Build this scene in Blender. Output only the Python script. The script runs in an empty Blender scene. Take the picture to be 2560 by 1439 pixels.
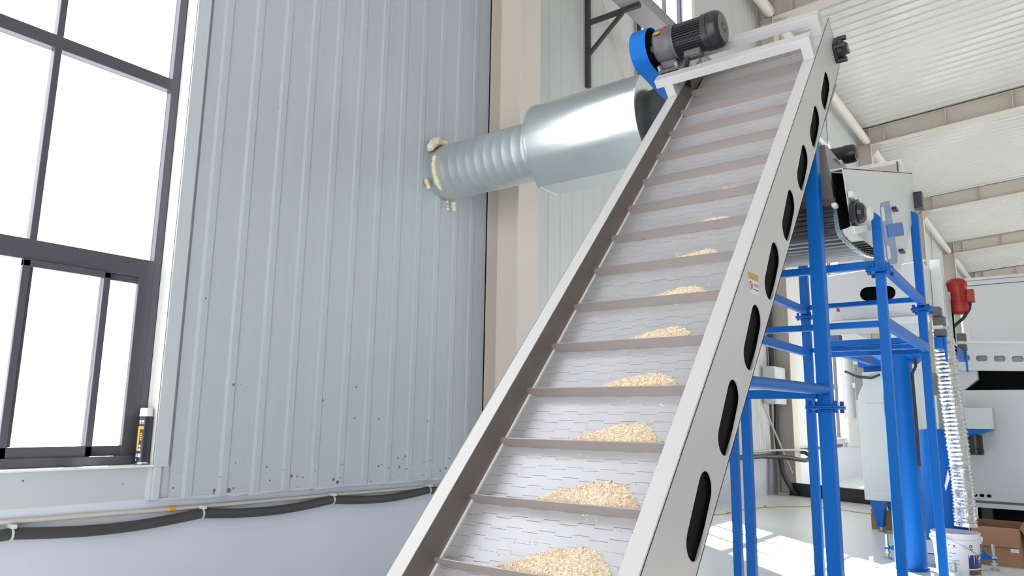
import bpy, bmesh, math, random
from mathutils import Vector, Matrix
from mathutils.geometry import tessellate_polygon

random.seed(7)
scene = bpy.context.scene
col = scene.collection
H = 1.163                       # height of the lens above the floor

# ------------------------------------------------------------------ camera
R3 = ((0.60424252, -0.79665596, 0.01517424),
      (0.14915193, 0.09437943, -0.98429986),
      (0.78271622, 0.5970191, 0.17585084))
cam_d = bpy.data.cameras.new('camera')
cam_d.sensor_width = 36.0
cam_d.lens = 1845.446 / 2560.0 * 36.0
cam_d.clip_start = 0.05
cam_d.clip_end = 300
cam = bpy.data.objects.new('camera', cam_d)
col.objects.link(cam)
rt, dn, fw = (Vector(r) for r in R3)
cm = Matrix((rt, -dn, -fw)).transposed().to_4x4()
cm.translation = Vector((0, 0, H))
cam.matrix_world = cm
scene.camera = cam

# ------------------------------------------------------------------ world, sun, exposure
world = bpy.data.worlds.new('overcast_sky')
scene.world = world
world.use_nodes = True
bgn = world.node_tree.nodes['Background']
bgn.inputs['Color'].default_value = (0.985, 0.98, 1.0, 1)
bgn.inputs['Strength'].default_value = 3.5
sun_d = bpy.data.lights.new('sun', 'SUN')
sun_d.energy = 40.0
sun_d.angle = math.radians(1.0)
sun_d.color = (1.0, 0.96, 0.9)
sun = bpy.data.objects.new('sun', sun_d)
col.objects.link(sun)
el = math.radians(42)
sdir = Vector((-0.68 * math.cos(el), -0.733 * math.cos(el), -math.sin(el)))
sun.rotation_euler = sdir.to_track_quat('-Z', 'Y').to_euler()
sun.location = (9, 9, 12)
vs = scene.view_settings
vs.view_transform = 'Standard'
vs.look = 'None'
vs.gamma = 1.0
vs.use_curve_mapping = False
vs.exposure = 0.1

# ------------------------------------------------------------------ materials
def lin(c):
    return tuple(((v / 255.0) / 12.92 if v <= 10 else ((v / 255.0 + 0.055) / 1.055) ** 2.4) for v in c)

def mat(name, rgb, rough=0.5, metal=0.0, var=0.0, vscale=6.0, bump=0.0, bscale=60.0, stretch=None,
        coat=0.0, spec=0.5, emit=None):
    m = bpy.data.materials.new(name)
    m.use_nodes = True
    nt = m.node_tree
    b = nt.nodes['Principled BSDF']
    c = lin(rgb)
    b.inputs['Base Color'].default_value = (*c, 1)
    b.inputs['Roughness'].default_value = rough
    b.inputs['Metallic'].default_value = metal
    b.inputs['Specular IOR Level'].default_value = spec
    if coat:
        b.inputs['Coat Weight'].default_value = coat
        b.inputs['Coat Roughness'].default_value = 0.15
    if var or bump:
        geo = nt.nodes.new('ShaderNodeNewGeometry')
        mp = nt.nodes.new('ShaderNodeMapping')
        if stretch:
            mp.inputs['Scale'].default_value = stretch
        nt.links.new(geo.outputs['Position'], mp.inputs['Vector'])
        if var:
            n = nt.nodes.new('ShaderNodeTexNoise')
            n.inputs['Scale'].default_value = vscale
            n.inputs['Detail'].default_value = 5
            nt.links.new(mp.outputs[0], n.inputs['Vector'])
            mx = nt.nodes.new('ShaderNodeMix')
            mx.data_type = 'RGBA'
            mx.inputs[6].default_value = (*[max(0, v * (1 - var)) for v in c], 1)
            mx.inputs[7].default_value = (*[min(1, v * (1 + var)) for v in c], 1)
            nt.links.new(n.outputs['Fac'], mx.inputs[0])
            nt.links.new(mx.outputs[2], b.inputs['Base Color'])
        if bump:
            n2 = nt.nodes.new('ShaderNodeTexNoise')
            n2.inputs['Scale'].default_value = bscale
            n2.inputs['Detail'].default_value = 3
            nt.links.new(mp.outputs[0], n2.inputs['Vector'])
            bp = nt.nodes.new('ShaderNodeBump')
            bp.inputs['Strength'].default_value = bump
            bp.inputs['Distance'].default_value = 0.01
            nt.links.new(n2.outputs['Fac'], bp.inputs['Height'])
            nt.links.new(bp.outputs[0], b.inputs['Normal'])
    return m

def chips(m, rgb, scale, thresh, z_lo, z_hi, far=0.25, power=9):
    """paint chips: small rust spots, more of them near the foot of the sheet"""
    nt = m.node_tree
    b = nt.nodes['Principled BSDF']
    src = b.inputs['Base Color'].links[0].from_socket
    geo = nt.nodes.new('ShaderNodeNewGeometry')
    v = nt.nodes.new('ShaderNodeTexVoronoi')
    v.inputs['Scale'].default_value = scale
    v.inputs['Randomness'].default_value = 1.0
    nt.links.new(geo.outputs['Position'], v.inputs['Vector'])
    nz = nt.nodes.new('ShaderNodeTexNoise')
    nz.inputs['Scale'].default_value = 2.3
    nt.links.new(geo.outputs['Position'], nz.inputs['Vector'])
    sx = nt.nodes.new('ShaderNodeSeparateXYZ')
    nt.links.new(geo.outputs['Position'], sx.inputs[0])
    mr = nt.nodes.new('ShaderNodeMapRange')
    mr.inputs['From Min'].default_value = z_lo
    mr.inputs['From Max'].default_value = z_hi
    mr.inputs['To Min'].default_value = 1.0
    mr.inputs['To Max'].default_value = far
    nt.links.new(sx.outputs['Z'], mr.inputs['Value'])
    # per-cell random size from the cell colour
    sc = nt.nodes.new('ShaderNodeSeparateColor')
    nt.links.new(v.outputs['Color'], sc.inputs[0])
    pw = nt.nodes.new('ShaderNodeMath'); pw.operation = 'POWER'; pw.inputs[1].default_value = power
    nt.links.new(sc.outputs[0], pw.inputs[0])
    m1 = nt.nodes.new('ShaderNodeMath'); m1.operation = 'MULTIPLY'
    nt.links.new(pw.outputs[0], m1.inputs[0]); nt.links.new(mr.outputs[0], m1.inputs[1])
    m2 = nt.nodes.new('ShaderNodeMath'); m2.operation = 'MULTIPLY'; m2.inputs[1].default_value = thresh
    nt.links.new(m1.outputs[0], m2.inputs[0])
    lt = nt.nodes.new('ShaderNodeMath'); lt.operation = 'LESS_THAN'
    nt.links.new(v.outputs['Distance'], lt.inputs[0]); nt.links.new(m2.outputs[0], lt.inputs[1])
    mx = nt.nodes.new('ShaderNodeMix'); mx.data_type = 'RGBA'
    mx.inputs[7].default_value = (*lin(rgb), 1)
    nt.links.new(lt.outputs[0], mx.inputs[0])
    nt.links.new(src, mx.inputs[6])
    nt.links.new(mx.outputs[2], b.inputs['Base Color'])

M = {}
M['panel'] = mat('panel_paint', (184, 191, 198), 0.38, var=0.05, vscale=1.2, bump=0.08, bscale=30, stretch=(12, 1, 0.15))
chips(M['panel'], (112, 103, 102), 17.0, 0.24, 0.69, 2.2)
chips(M['panel'], (104, 98, 98), 31.0, 0.5, 0.69, 1.02, 0.0, 4)
M['panel_far'] = mat('panel_paint_far', (206, 208, 206), 0.4, var=0.04, vscale=1.0)
M['trim_sheet'] = mat('trim_sheet_paint', (196, 200, 205), 0.4, var=0.03, vscale=2)
chips(M['trim_sheet'], (110, 100, 98), 16.0, 0.16, 0.69, 2.2)
M['masonry'] = mat('masonry_paint', (214, 218, 230), 0.55, var=0.05, vscale=1.6, bump=0.06, bscale=14)
chips(M['masonry'], (150, 146, 156), 9.0, 0.08, 0.3, 0.9)
M['floor'] = mat('floor_epoxy', (236, 240, 238), 0.3, var=0.05, vscale=1.3, bump=0.03, bscale=5)
M['ceiling'] = mat('ceiling_sheet', (220, 219, 213), 0.13, var=0.03, vscale=0.7, bump=0.05, bscale=2.5)
M['cream'] = mat('cream_steel_paint', (214, 206, 196), 0.5, var=0.04, vscale=2)
M['white_tube'] = mat('white_tube_paint', (226, 222, 212), 0.45)
M['frame_alu'] = mat('window_aluminium', (92, 90, 98), 0.35, metal=0.3, var=0.06, vscale=8)
M['jamb_white'] = mat('jamb_white', (232, 232, 230), 0.4)
M['rail'] = mat('rail_powder_coat', (198, 196, 196), 0.34, var=0.03, vscale=9, bump=0.04, bscale=220)
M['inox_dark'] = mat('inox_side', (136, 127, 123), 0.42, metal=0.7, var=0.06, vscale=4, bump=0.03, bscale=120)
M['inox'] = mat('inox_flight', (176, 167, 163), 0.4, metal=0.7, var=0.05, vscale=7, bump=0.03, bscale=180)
M['slat'] = mat('inox_slat', (190, 190, 194), 0.38, metal=0.5, var=0.1, vscale=10, bump=0.05, bscale=90)
M['strip'] = mat('white_strip', (232, 230, 228), 0.4)
M['blue'] = mat('blue_paint', (0, 100, 188), 0.4, var=0.05, vscale=5, bump=0.03, bscale=120, spec=0.25)
M['blue_dark'] = mat('blue_plate', (0, 76, 164), 0.35)
M['blue_haze'] = mat('blue_film', (108, 136, 186), 0.35)
M['black'] = mat('black_enamel', (40, 40, 44), 0.32, var=0.1, vscale=8, bump=0.05, bscale=60)
M['black_flat'] = mat('black_void', (7, 7, 8), 0.8, spec=0.15)  # flat black for seams and for shade painted into hollows
M['grey_motor'] = mat('grey_gear_paint', (92, 90, 96), 0.38, var=0.08, vscale=12, bump=0.04, bscale=70)
M['galv'] = mat('galvanised', (214, 220, 220), 0.24, metal=0.92, var=0.1, vscale=5, bump=0.05, bscale=9)
M['galv_dull'] = mat('galvanised_spiral', (206, 212, 212), 0.38, metal=0.85, var=0.12, vscale=4, bump=0.05, bscale=9)
M['foil'] = mat('aluminium_foil', (226, 226, 228), 0.2, metal=0.95, var=0.06, vscale=30, bump=0.5, bscale=55)
M['foam'] = mat('pu_foam', (226, 217, 196), 0.8, var=0.08, vscale=40, bump=0.3, bscale=60)
M['rubber'] = mat('rubber', (44, 44, 46), 0.55)
M['cable_sleeve'] = mat('cable_sleeve', (66, 64, 64), 0.5, var=0.12, vscale=6)
M['conduit'] = mat('white_conduit', (206, 200, 190), 0.45, var=0.06, vscale=5)
M['tie'] = mat('cable_tie', (206, 212, 208), 0.4)
M['yellow'] = mat('yellow_plastic', (214, 168, 44), 0.5)
M['white'] = mat('white_enamel', (226, 227, 228), 0.35, var=0.02, vscale=3)
M['pale'] = mat('pale_grey_enamel', (208, 214, 215), 0.35, var=0.03, vscale=2)
M['greyblock'] = mat('grey_rubber_block', (98, 97, 100), 0.6)
M['red'] = mat('red_enamel', (164, 44, 36), 0.38, var=0.06, vscale=12)
M['red_label'] = mat('red_label', (206, 46, 36), 0.45)
M['card'] = mat('cardboard', (162, 122, 92), 0.8, var=0.06, vscale=6)
M['card_in'] = mat('cardboard_inside', (150, 110, 84), 0.85, var=0.05, vscale=6)
M['zinc'] = mat('zinc', (176, 186, 188), 0.35, metal=0.8)
M['plate'] = mat('base_plate_sunlit', (228, 230, 234), 0.4)  # steel plate coloured near white for the strong sun on it
M['bucket'] = mat('bucket_plastic', (232, 234, 238), 0.35)
M['navy'] = mat('navy_print', (58, 50, 128), 0.45)
M['brown_print'] = mat('brown_print', (112, 82, 72), 0.5)
M['ink'] = mat('grey_ink', (92, 90, 104), 0.6)
M['gold'] = mat('gold_print', (222, 170, 60), 0.5)
M['can'] = mat('can_black', (48, 47, 56), 0.3)
M['sticker_yellow'] = mat('sticker_amber', (196, 152, 64), 0.5)
M['sticker_white'] = mat('sticker_white', (220, 220, 222), 0.5)
M['sticker_red'] = mat('sticker_red', (170, 60, 80), 0.5)
M['dark_steel'] = mat('dark_bracket_steel', (62, 58, 60), 0.55, var=0.2, vscale=9)
M['rust_steel'] = mat('rusty_bracket_steel', (84, 66, 60), 0.6, var=0.25, vscale=8)
M['duct_grey'] = mat('grey_tray_sheet', (150, 149, 147), 0.45, var=0.04, vscale=2)
M['brush'] = mat('belt_bright_bars', (214, 214, 216), 0.3, metal=0.7)
M['mesh_belt'] = mat('mesh_belt_steel', (96, 98, 100), 0.36, metal=0.75, var=0.15, vscale=14, stretch=(1, 0.15, 1))
M['hopper'] = mat('hopper_sheet', (150, 148, 146), 0.4, metal=0.5, var=0.05, vscale=4)
M['straw_dust'] = mat('straw_dust', (206, 178, 140), 0.9, var=0.12, vscale=60)
M['floor_beam'] = mat('floor_beam_black', (52, 50, 52), 0.5, var=0.15, vscale=6)
M['pinkish'] = mat('reddish_film', (206, 190, 186), 0.4)
M['rope'] = mat('yellow_rope', (206, 182, 110), 0.7)

g = bpy.data.materials.new('window_glass'); g.use_nodes = True
gt = g.node_tree
gt.nodes.remove(gt.nodes['Principled BSDF'])
tr = gt.nodes.new('ShaderNodeBsdfTransparent'); tr.inputs[0].default_value = (0.96, 0.97, 0.98, 1)
gl = gt.nodes.new('ShaderNodeBsdfGlossy'); gl.inputs['Roughness'].default_value = 0.03
lw = gt.nodes.new('ShaderNodeLayerWeight'); lw.inputs['Blend'].default_value = 0.5
pw_ = gt.nodes.new('ShaderNodeMath'); pw_.operation = 'POWER'; pw_.inputs[1].default_value = 5
gt.links.new(lw.outputs['Facing'], pw_.inputs[0])
fr = gt.nodes.new('ShaderNodeMath'); fr.operation = 'MULTIPLY_ADD'; fr.inputs[1].default_value = 0.3; fr.inputs[2].default_value = 0.025
gt.links.new(pw_.outputs[0], fr.inputs[0])
ms = gt.nodes.new('ShaderNodeMixShader')
gt.links.new(fr.outputs[0], ms.inputs[0]); gt.links.new(tr.outputs[0], ms.inputs[1]); gt.links.new(gl.outputs[0], ms.inputs[2])
gt.links.new(ms.outputs[0], gt.nodes['Material Output'].inputs['Surface'])
M['glass'] = g

gr = bpy.data.materials.new('grain'); gr.use_nodes = True
nt = gr.node_tree; b = nt.nodes['Principled BSDF']; b.inputs['Roughness'].default_value = 0.7
geo = nt.nodes.new('ShaderNodeNewGeometry'); cr = nt.nodes.new('ShaderNodeValToRGB')
cr.color_ramp.elements[0].color = (*lin((214, 184, 146)), 1)
cr.color_ramp.elements[1].color = (*lin((255, 247, 230)), 1)
e = cr.color_ramp.elements.new(0.45); e.color = (*lin((248, 232, 206)), 1)
nt.links.new(geo.outputs['Random Per Island'], cr.inputs[0]); nt.links.new(cr.outputs[0], b.inputs['Base Color'])
M['grain'] = gr

# ------------------------------------------------------------------ mesh helpers
def V(*a): return Vector(a)

class MB:
    """collects geometry in room coordinates (z measured from the lens height unless floor=True)"""
    def __init__(self):
        self.v = []; self.f = []
    def add(self, vs, fs):
        o = len(self.v)
        self.v += [Vector(p) for p in vs]
        self.f += [tuple(o + i for i in q) for q in fs]
        return self
    def box(self, x0, x1, y0, y1, z0, z1):
        vs = [(x, y, z) for z in (z0, z1) for x, y in ((x0, y0), (x1, y0), (x1, y1), (x0, y1))]
        return self.add(vs, [(3, 2, 1, 0), (4, 5, 6, 7), (0, 1, 5, 4), (1, 2, 6, 5), (2, 3, 7, 6), (3, 0, 4, 7)])
    def extr(self, pts, vec):
        n = len(pts); vec = Vector(vec)
        a = [Vector(p) for p in pts]; bq = [p + vec for p in a]
        fs = [tuple(range(n))[::-1], tuple(range(n, 2 * n))]
        fs += [(i, (i + 1) % n, n + (i + 1) % n, n + i) for i in range(n)]
        return self.add(a + bq, fs)
    def beam(self, p0, p1, w, h, up=(0, 0, 1)):
        p0 = Vector(p0); p1 = Vector(p1); d = (p1 - p0).normalized()
        s = d.cross(Vector(up)).normalized(); u = s.cross(d).normalized()
        q = [p0 + s * a * w / 2 + u * c * h / 2 for a, c in ((-1, -1), (1, -1), (1, 1), (-1, 1))]
        return self.extr(q, p1 - p0)
    def ring(self, c, ax, r, n, ref=None):
        ax = Vector(ax).normalized()
        if ref is None:
            ref = Vector((0, 0, 1)) if abs(ax.z) < 0.9 else Vector((1, 0, 0))
        u = ax.cross(ref).normalized(); w = ax.cross(u)
        return [Vector(c) + (u * math.cos(2 * math.pi * i / n) + w * math.sin(2 * math.pi * i / n)) * r for i in range(n)]
    def lathe(self, p0, ax, prof, n=24, cap0=True, cap1=True):
        """prof: list of (distance along axis, radius)"""
        ax = Vector(ax).normalized(); p0 = Vector(p0)
        vs = []; fs = []
        for t, r in prof: vs += self.ring(p0 + ax * t, ax, r, n)
        for k in range(len(prof) - 1):
            for i in range(n):
                j = (i + 1) % n
                fs.append((k * n + i, k * n + j, (k + 1) * n + j, (k + 1) * n + i))
        if cap0: fs.append(tuple(range(n))[::-1])
        if cap1: fs.append(tuple((len(prof) - 1) * n + i for i in range(n)))
        return self.add(vs, fs)
    def cyl(self, p0, p1, r, n=16, r1=None):
        p0 = Vector(p0); p1 = Vector(p1)
        return self.lathe(p0, p1 - p0, [(0, r), ((p1 - p0).length, r if r1 is None else r1)], n)
    def tube(self, path, r, n=8, caps=True):
        path = [Vector(p) for p in path]; vs = []; fs = []; m = len(path); ref = None
        for k, p in enumerate(path):
            d = (path[min(k + 1, m - 1)] - path[max(k - 1, 0)]).normalized()
            if ref is None: ref = Vector((0, 0, 1)) if abs(d.z) < 0.9 else Vector((1, 0, 0))
            u = d.cross(ref).normalized(); w = u.cross(d).normalized(); ref = w
            rr = r[k] if isinstance(r, (list, tuple)) else r
            vs += [p + (u * math.cos(2 * math.pi * i / n) + w * math.sin(2 * math.pi * i / n)) * rr for i in range(n)]
        for k in range(m - 1):
            for i in range(n):
                j = (i + 1) % n
                fs.append((k * n + i, k * n + j, (k + 1) * n + j, (k + 1) * n + i))
        if caps: fs += [tuple(range(n))[::-1], tuple((m - 1) * n + i for i in range(n))]
        return self.add(vs, fs)
    def plate(self, loops, thick, fn):
        """2D outline with holes; fn(a, b, t) -> point; t runs 0..thick"""
        flat = [Vector((p[0], p[1], 0)) for lp in loops for p in lp]
        tris = tessellate_polygon([[Vector((p[0], p[1], 0)) for p in lp] for lp in loops])
        n = len(flat)
        vs = [fn(p.x, p.y, 0) for p in flat] + [fn(p.x, p.y, thick) for p in flat]
        fs = [tuple(t) for t in tris] + [tuple(n + i for i in t[::-1]) for t in tris]
        o = 0
        for lp in loops:
            k = len(lp)
            fs += [(o + i, o + (i + 1) % k, n + o + (i + 1) % k, n + o + i) for i in range(k)]
            o += k
        return self.add(vs, fs)
    def build(self, name, m, parent=None, bevel=0.0, smooth=None, floor=False):
        off = Vector((0, 0, 0 if floor else H))
        org = parent_org(parent)
        me = bpy.data.meshes.new(name)
        me.from_pydata([p + off - org for p in self.v], [], self.f)
        bm = bmesh.new(); bm.from_mesh(me)
        bmesh.ops.recalc_face_normals(bm, faces=bm.faces)
        if bevel:
            es = [e for e in bm.edges if len(e.link_faces) == 2 and e.calc_face_angle(0) > 0.7]
            bmesh.ops.bevel(bm, geom=es, offset=bevel, segments=2, affect='EDGES', profile=0.5, clamp_overlap=True)
        bm.to_mesh(me); bm.free()
        if smooth:
            me.shade_smooth(); me.set_sharp_from_angle(angle=math.radians(smooth))
        me.materials.append(M[m])
        o = bpy.data.objects.new(name, me); col.objects.link(o)
        if parent is not None: o.parent = parent
        return o

ORG = {}
def parent_org(p):
    if p is None: return Vector((0, 0, 0))
    w = Vector((0, 0, 0))
    while p is not None:
        w += p.location; p = p.parent
    return w

def tag(o, label, cat, group=None, kind=None):
    if label: o['label'] = label
    if cat: o['category'] = cat
    if group: o['group'] = group
    if kind: o['kind'] = kind
    return o

def thing(name, loc, label, cat, group=None):
    """an Empty at the thing's base; loc in floor coordinates"""
    o = bpy.data.objects.new(name, None); o.empty_display_size = 0.1
    col.objects.link(o); o.location = loc
    return tag(o, label, cat, group)

def struct(o):
    o['kind'] = 'structure'; return o

def inst(src, name, loc, parent):
    o = bpy.data.objects.new(name, src.data); col.objects.link(o); o.parent = parent; o.location = loc
    return o

def obround(c0, c1, r, n=8):
    """2D obround from centre c0 to c1"""
    a = math.atan2(c1[1] - c0[1], c1[0] - c0[0]); out = []
    for i in range(n + 1):
        t = a + math.pi / 2 + math.pi * i / n; out.append((c0[0] + r * math.cos(t), c0[1] + r * math.sin(t)))
    for i in range(n + 1):
        t = a - math.pi / 2 + math.pi * i / n; out.append((c1[0] + r * math.cos(t), c1[1] + r * math.sin(t)))
    return out

def rrect(x0, x1, y0, y1, r, n=4):
    out = []
    for cx, cy, t0 in ((x1 - r, y1 - r, 0), (x0 + r, y1 - r, 90), (x0 + r, y0 + r, 180), (x1 - r, y0 + r, 270)):
        for i in range(n + 1):
            t = math.radians(t0 + 90 * i / n); out.append((cx + r * math.cos(t), cy + r * math.sin(t)))
    return out

def text_mesh(body, size, fn, name, m, parent):
    cu = bpy.data.curves.new(name, 'FONT'); cu.body = body; cu.size = size; cu.align_x = 'CENTER'; cu.align_y = 'CENTER'
    cu.resolution_u = 2
    to = bpy.data.objects.new(name, cu)
    me = bpy.data.meshes.new_from_object(to)
    bpy.data.objects.remove(to); bpy.data.curves.remove(cu)
    org = parent_org(parent)
    for v in me.vertices: v.co = fn(v.co.x, v.co.y) + Vector((0, 0, H)) - org
    me.materials.clear(); me.materials.append(M[m])
    o = bpy.data.objects.new(name, me); col.objects.link(o); o.parent = parent
    return o

# =================================================================== SETTING
struct(MB().box(-5, 52, -12, 4.5, -0.12, 0).build('floor', 'floor', floor=True))

# ---- ceiling: ribbed sheets on the slope of the rafters (sheet width 0.9 m, rib every 0.3 m)
def ceil_z(y): return 9.165 + 0.068 * (4.1 - y)
YSK = -7.9
cl_ = MB().extr([(-5, 4.5, ceil_z(4.5) + 0.06), (52, 4.5, ceil_z(4.5) + 0.06), (52, YSK, ceil_z(YSK) + 0.06), (-5, YSK, ceil_z(YSK) + 0.06)], (0, 0, 0.08))
cl_.extr([(-5, -8, ceil_z(-8) + 0.06), (52, -8, ceil_z(-8) + 0.06), (52, -12, ceil_z(-12) + 0.06), (-5, -12, ceil_z(-12) + 0.06)], (0, 0, 0.08))
ceil = struct(cl_.build('ceiling', 'ceiling', floor=True))
prof = []
for k in range(3):
    b0 = k * 0.3
    prof += [(b0, 0.03), (b0 + 0.2, 0.03), (b0 + 0.22, 0.0), (b0 + 0.275, 0.0), (b0 + 0.295, 0.03)]
prof.append((0.9, 0.03))
vs_ = [(x, y, ceil_z(y) + z) for y in (4.4, YSK) for x, z in prof]
n_ = len(prof)
first = MB().add(vs_, [(i, i + 1, n_ + i + 1, n_ + i) for i in range(n_ - 1)]).build('ceiling_panel', 'ceiling', ceil, floor=True)
for k in range(-5, 57):
    if k == 0: continue
    inst(first, 'ceiling_panel', (k * 0.9, 0, 0), ceil)

# ---- left wall: painted masonry below, ribbed sheets above
wall = struct(MB().box(-5, 52, 4.26, 4.5, 0, 0.69).build('wall_left', 'masonry', floor=True))
PITCH = 0.2265
ZB, ZT = 0.69, 9.15
def rib_panel(w, z0, z1, name, m):
    p = [(0, 0), (w * .34, 0), (w * .42, -.007), (w * .60, -.007), (w * .66, 0), (w, 0)]
    vs = [(x, y, z) for z in (z0, z1) for x, y in p] + [(0, .05, z0), (w, .05, z0)]
    k = len(p)
    fs = [(i, i + 1, k + i + 1, k + i) for i in range(k - 1)] + [tuple(range(k)) + (2 * k + 1, 2 * k)]
    return MB().add(vs, fs).build(name, m, wall, floor=True)
near = rib_panel(PITCH, ZB, ZT, 'wall_panel', 'panel')
near.location = (2.407 - PITCH / 2, 4.2, 0)
x = 2.407 + PITCH / 2
while x < 5.06:
    inst(near, 'wall_panel', (x, 4.2, 0), wall); x += PITCH
far_p = rib_panel(PITCH, ZB, ZT, 'wall_panel', 'panel_far')
far_p.location = (5.56, 4.2, 0)
x = 5.56 + PITCH
while x < 8.0:
    inst(far_p, 'wall_panel', (x, 4.2, 0), wall); x += PITCH
for a, bq in ((9.9, 13.1), (13.3, 16.1), (17.9, 21.1)):
    x = a
    while x < bq - 0.1:
        inst(far_p, 'wall_panel', (x, 4.2, 0), wall); x += PITCH
wide = MB()
for k in range(4):
    b0 = k * 0.45
    wide.add([(b0 + px, py, z) for z in (ZB, ZT) for px, py in ((0, 0), (.17, 0), (.19, -.015), (.26, -.015), (.28, 0), (.45, 0))],
             [(i, i + 1, 7 + i, 6 + i) for i in range(5)])
wide = wide.build('wall_panel', 'panel_far', wall, floor=True); wide.location = (21.3, 4.2, 0)
for a, bq in ((23.1, 24.2), (25.9, 32.2), (33.9, 40.2), (41.9, 51)):
    x = a
    while x < bq - 0.3:
        inst(wide, 'wall_panel', (x, 4.2, 0), wall); x += 1.8
# sheet core behind the ribbed skins (keeps daylight out of the joints)
wb = MB()
WIN = [(0.2, 2.188)] + [(8.2 + 8 * k, 9.88 + 8 * k) for k in range(5)]
edges = [-5] + [e_ for w_ in WIN for e_ in w_] + [52]
for a, bq in zip(edges[::2], edges[1::2]):
    wb.box(a, bq, 4.21, 4.42, ZB, ZT)
ZS, ZW = 0.884, 7.75
for a, bq in WIN:
    wb.box(a, bq, 4.26, 4.42, ZB, ZS - 0.012)
    wb.box(a, bq, 4.21, 4.42, ZW, ZT)
wb.build('cladding_core', 'trim_sheet', wall, floor=True)
# foot flashing: thin ragged edge where sheets meet the masonry
fl = MB(); x = 2.24
while x < 5.1:
    w_ = random.uniform(.05, .13); d_ = random.uniform(0, .012)
    fl.box(x, x + w_, 4.196, 4.262, ZB - .004 - d_, ZB + .006); x += w_
fl.build('foot_flashing', 'trim_sheet', wall, floor=True)
struct(tag(MB().box(5.094, 5.1, 4.188, 4.215, ZB, ZT).build('trim_1', 'black_flat', floor=True), None, None))
# window surround of the near window
t2 = MB()
t2.box(2.188, 2.27, 4.188, 4.205, ZS - .012, ZT)
t2.box(2.188, 2.2, 4.2, 4.34, ZS - .012, ZW)
struct(t2.build('trim_2', 'trim_sheet', floor=True))
struct(MB().box(2.2, 2.235, 4.192, 4.262, ZB, ZS - .012).build('trim_3', 'trim_sheet', floor=True))

def window(n, x0, x1, detail):
    """aluminium window; plane at y 4.32"""
    yw = 4.32
    root = MB()
    root.box(x1 - .052, x1 - .002, yw, yw + .06, ZS, ZW).box(x0, x0 + .05, yw, yw + .06, ZS, ZW)
    root.box(x0, x1, yw - .003, yw + .06, ZS, ZS + .035).box(x0, x1, yw, yw + .06, ZW - .06, ZW)
    root = root.build('window_%d' % n, 'frame_alu', floor=True, bevel=.004)
    struct(root)
    w = x1 - x0
    muls = [x1 - .70, x1 - 1.36] if n == 1 else [x0 + w * .36, x0 + w * .66]
    zt = [(1.953, 2.063), (3.12, 3.2), (4.35, 4.43), (5.6, 5.68), (6.7, 6.78)] if n != 1 else [(1.953, 2.063), (3.148, 3.224), (4.35, 4.43), (5.6, 5.68), (6.7, 6.78)]
    for xm in muls:
        MB().box(xm - .018, xm + .018, yw + .001, yw + .055, ZS + .03, ZW - .05).build('mullion', 'frame_alu', root, floor=True, bevel=.004)
    for a, bq in zt:
        MB().box(x0 + .04, x1 - .045, yw - .004, yw + .058, a, bq).build('transom', 'frame_alu', root, floor=True, bevel=.004)
    # sill and right reveal
    MB().box(x0, x1, 4.195, 4.40, ZS - .012, ZS).build('sill', 'jamb_white', root, floor=True, bevel=.002)
    if n == 1:
        MB().box(x1 - .0035, x1 - .0005, 4.203, 4.318, ZS, ZW).build('reveal', 'jamb_white', root, floor=True)
    else:
        MB().box(x1 - .012, x1 + .10, 4.15, 4.40, ZS - .1, ZW + .1).build('reveal', 'jamb_white', root, floor=True)
        MB().box(x0 - .06, x0 + .012, 4.18, 4.40, ZS - .1, ZW + .1).build('reveal', 'jamb_white', root, floor=True)
    if detail:
        # sliding sashes in the low light
        for a, bq, yo in ((x1 - .33, x1 - .056, .0), (x1 - .74, x1 - .295, -.03)):
            s_ = MB(); t = .036
            y0, y1 = yw + .012 + yo, yw + .04 + yo
            s_.box(a, a + t, y0, y1, ZS + .04, 1.95).box(bq - t * (1.4 if yo == 0 else 1), bq, y0, y1, ZS + .04, 1.95)
            s_.box(a, bq, y0, y1, ZS + .04, ZS + .105).box(a, bq, y0, y1, 1.915, 1.953)
            s_.build('sash', 'frame_alu', root, floor=True, bevel=.003)
        MB().box(x0, x1 - .052, yw - .035, yw, ZS, ZS + .05).build('sash_track', 'frame_alu', root, floor=True, bevel=.004)
        MB().box(x1 - .13, x1 - .05, yw - .002, yw + .03, ZS, 1.96).build('side_frame', 'frame_alu', root, floor=True, bevel=.004)
    zz = [ZS + .035] + [v for p in zt for v in p] + [ZW - .06]
    xs = [x0 + .05] + sorted(muls) + [x1 - .05]
    for a, bq in zip(zz[::2], zz[1::2]):
        for c, d in zip(xs, xs[1:]):
            MB().box(c + .002, d - .002, yw + .044, yw + .049, a, bq).build('pane', 'glass', root, floor=True)
    return root
window(1, *WIN[0], True)
for k in range(1, 6): window(k + 1, *WIN[k], False)

# ---- far end wall and the wall across the hall (unseen; its openings are added to light the far hall)
struct(MB().box(50, 50.2, -12, 4.3, 0, 10.3).build('wall_end', 'panel_far', floor=True))
wr = MB()
wr.box(-5, 52, -12.2, -12, 0, 1.0).box(-5, 52, -12.2, -12, 7.0, 10.4)
wr.box(-5, 15, -12.2, -12, 1.0, 7.0)
for k in range(5): wr.box(20 + 7 * k, 21.5 + 7 * k, -12.2, -12, 1.0, 7.0)
struct(wr.build('wall_right', 'panel_far', floor=True))

# unseen gable wall behind the lens, big opening added to let daylight in
wbk = MB().box(-5.2, -5, -12, -5, 0, 10.4).box(-5.2, -5, 3.2, 4.5, 0, 10.4).box(-5.2, -5, -5, 3.2, 5.5, 10.4)
struct(wbk.build('wall_back', 'panel_far', floor=True))

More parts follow.
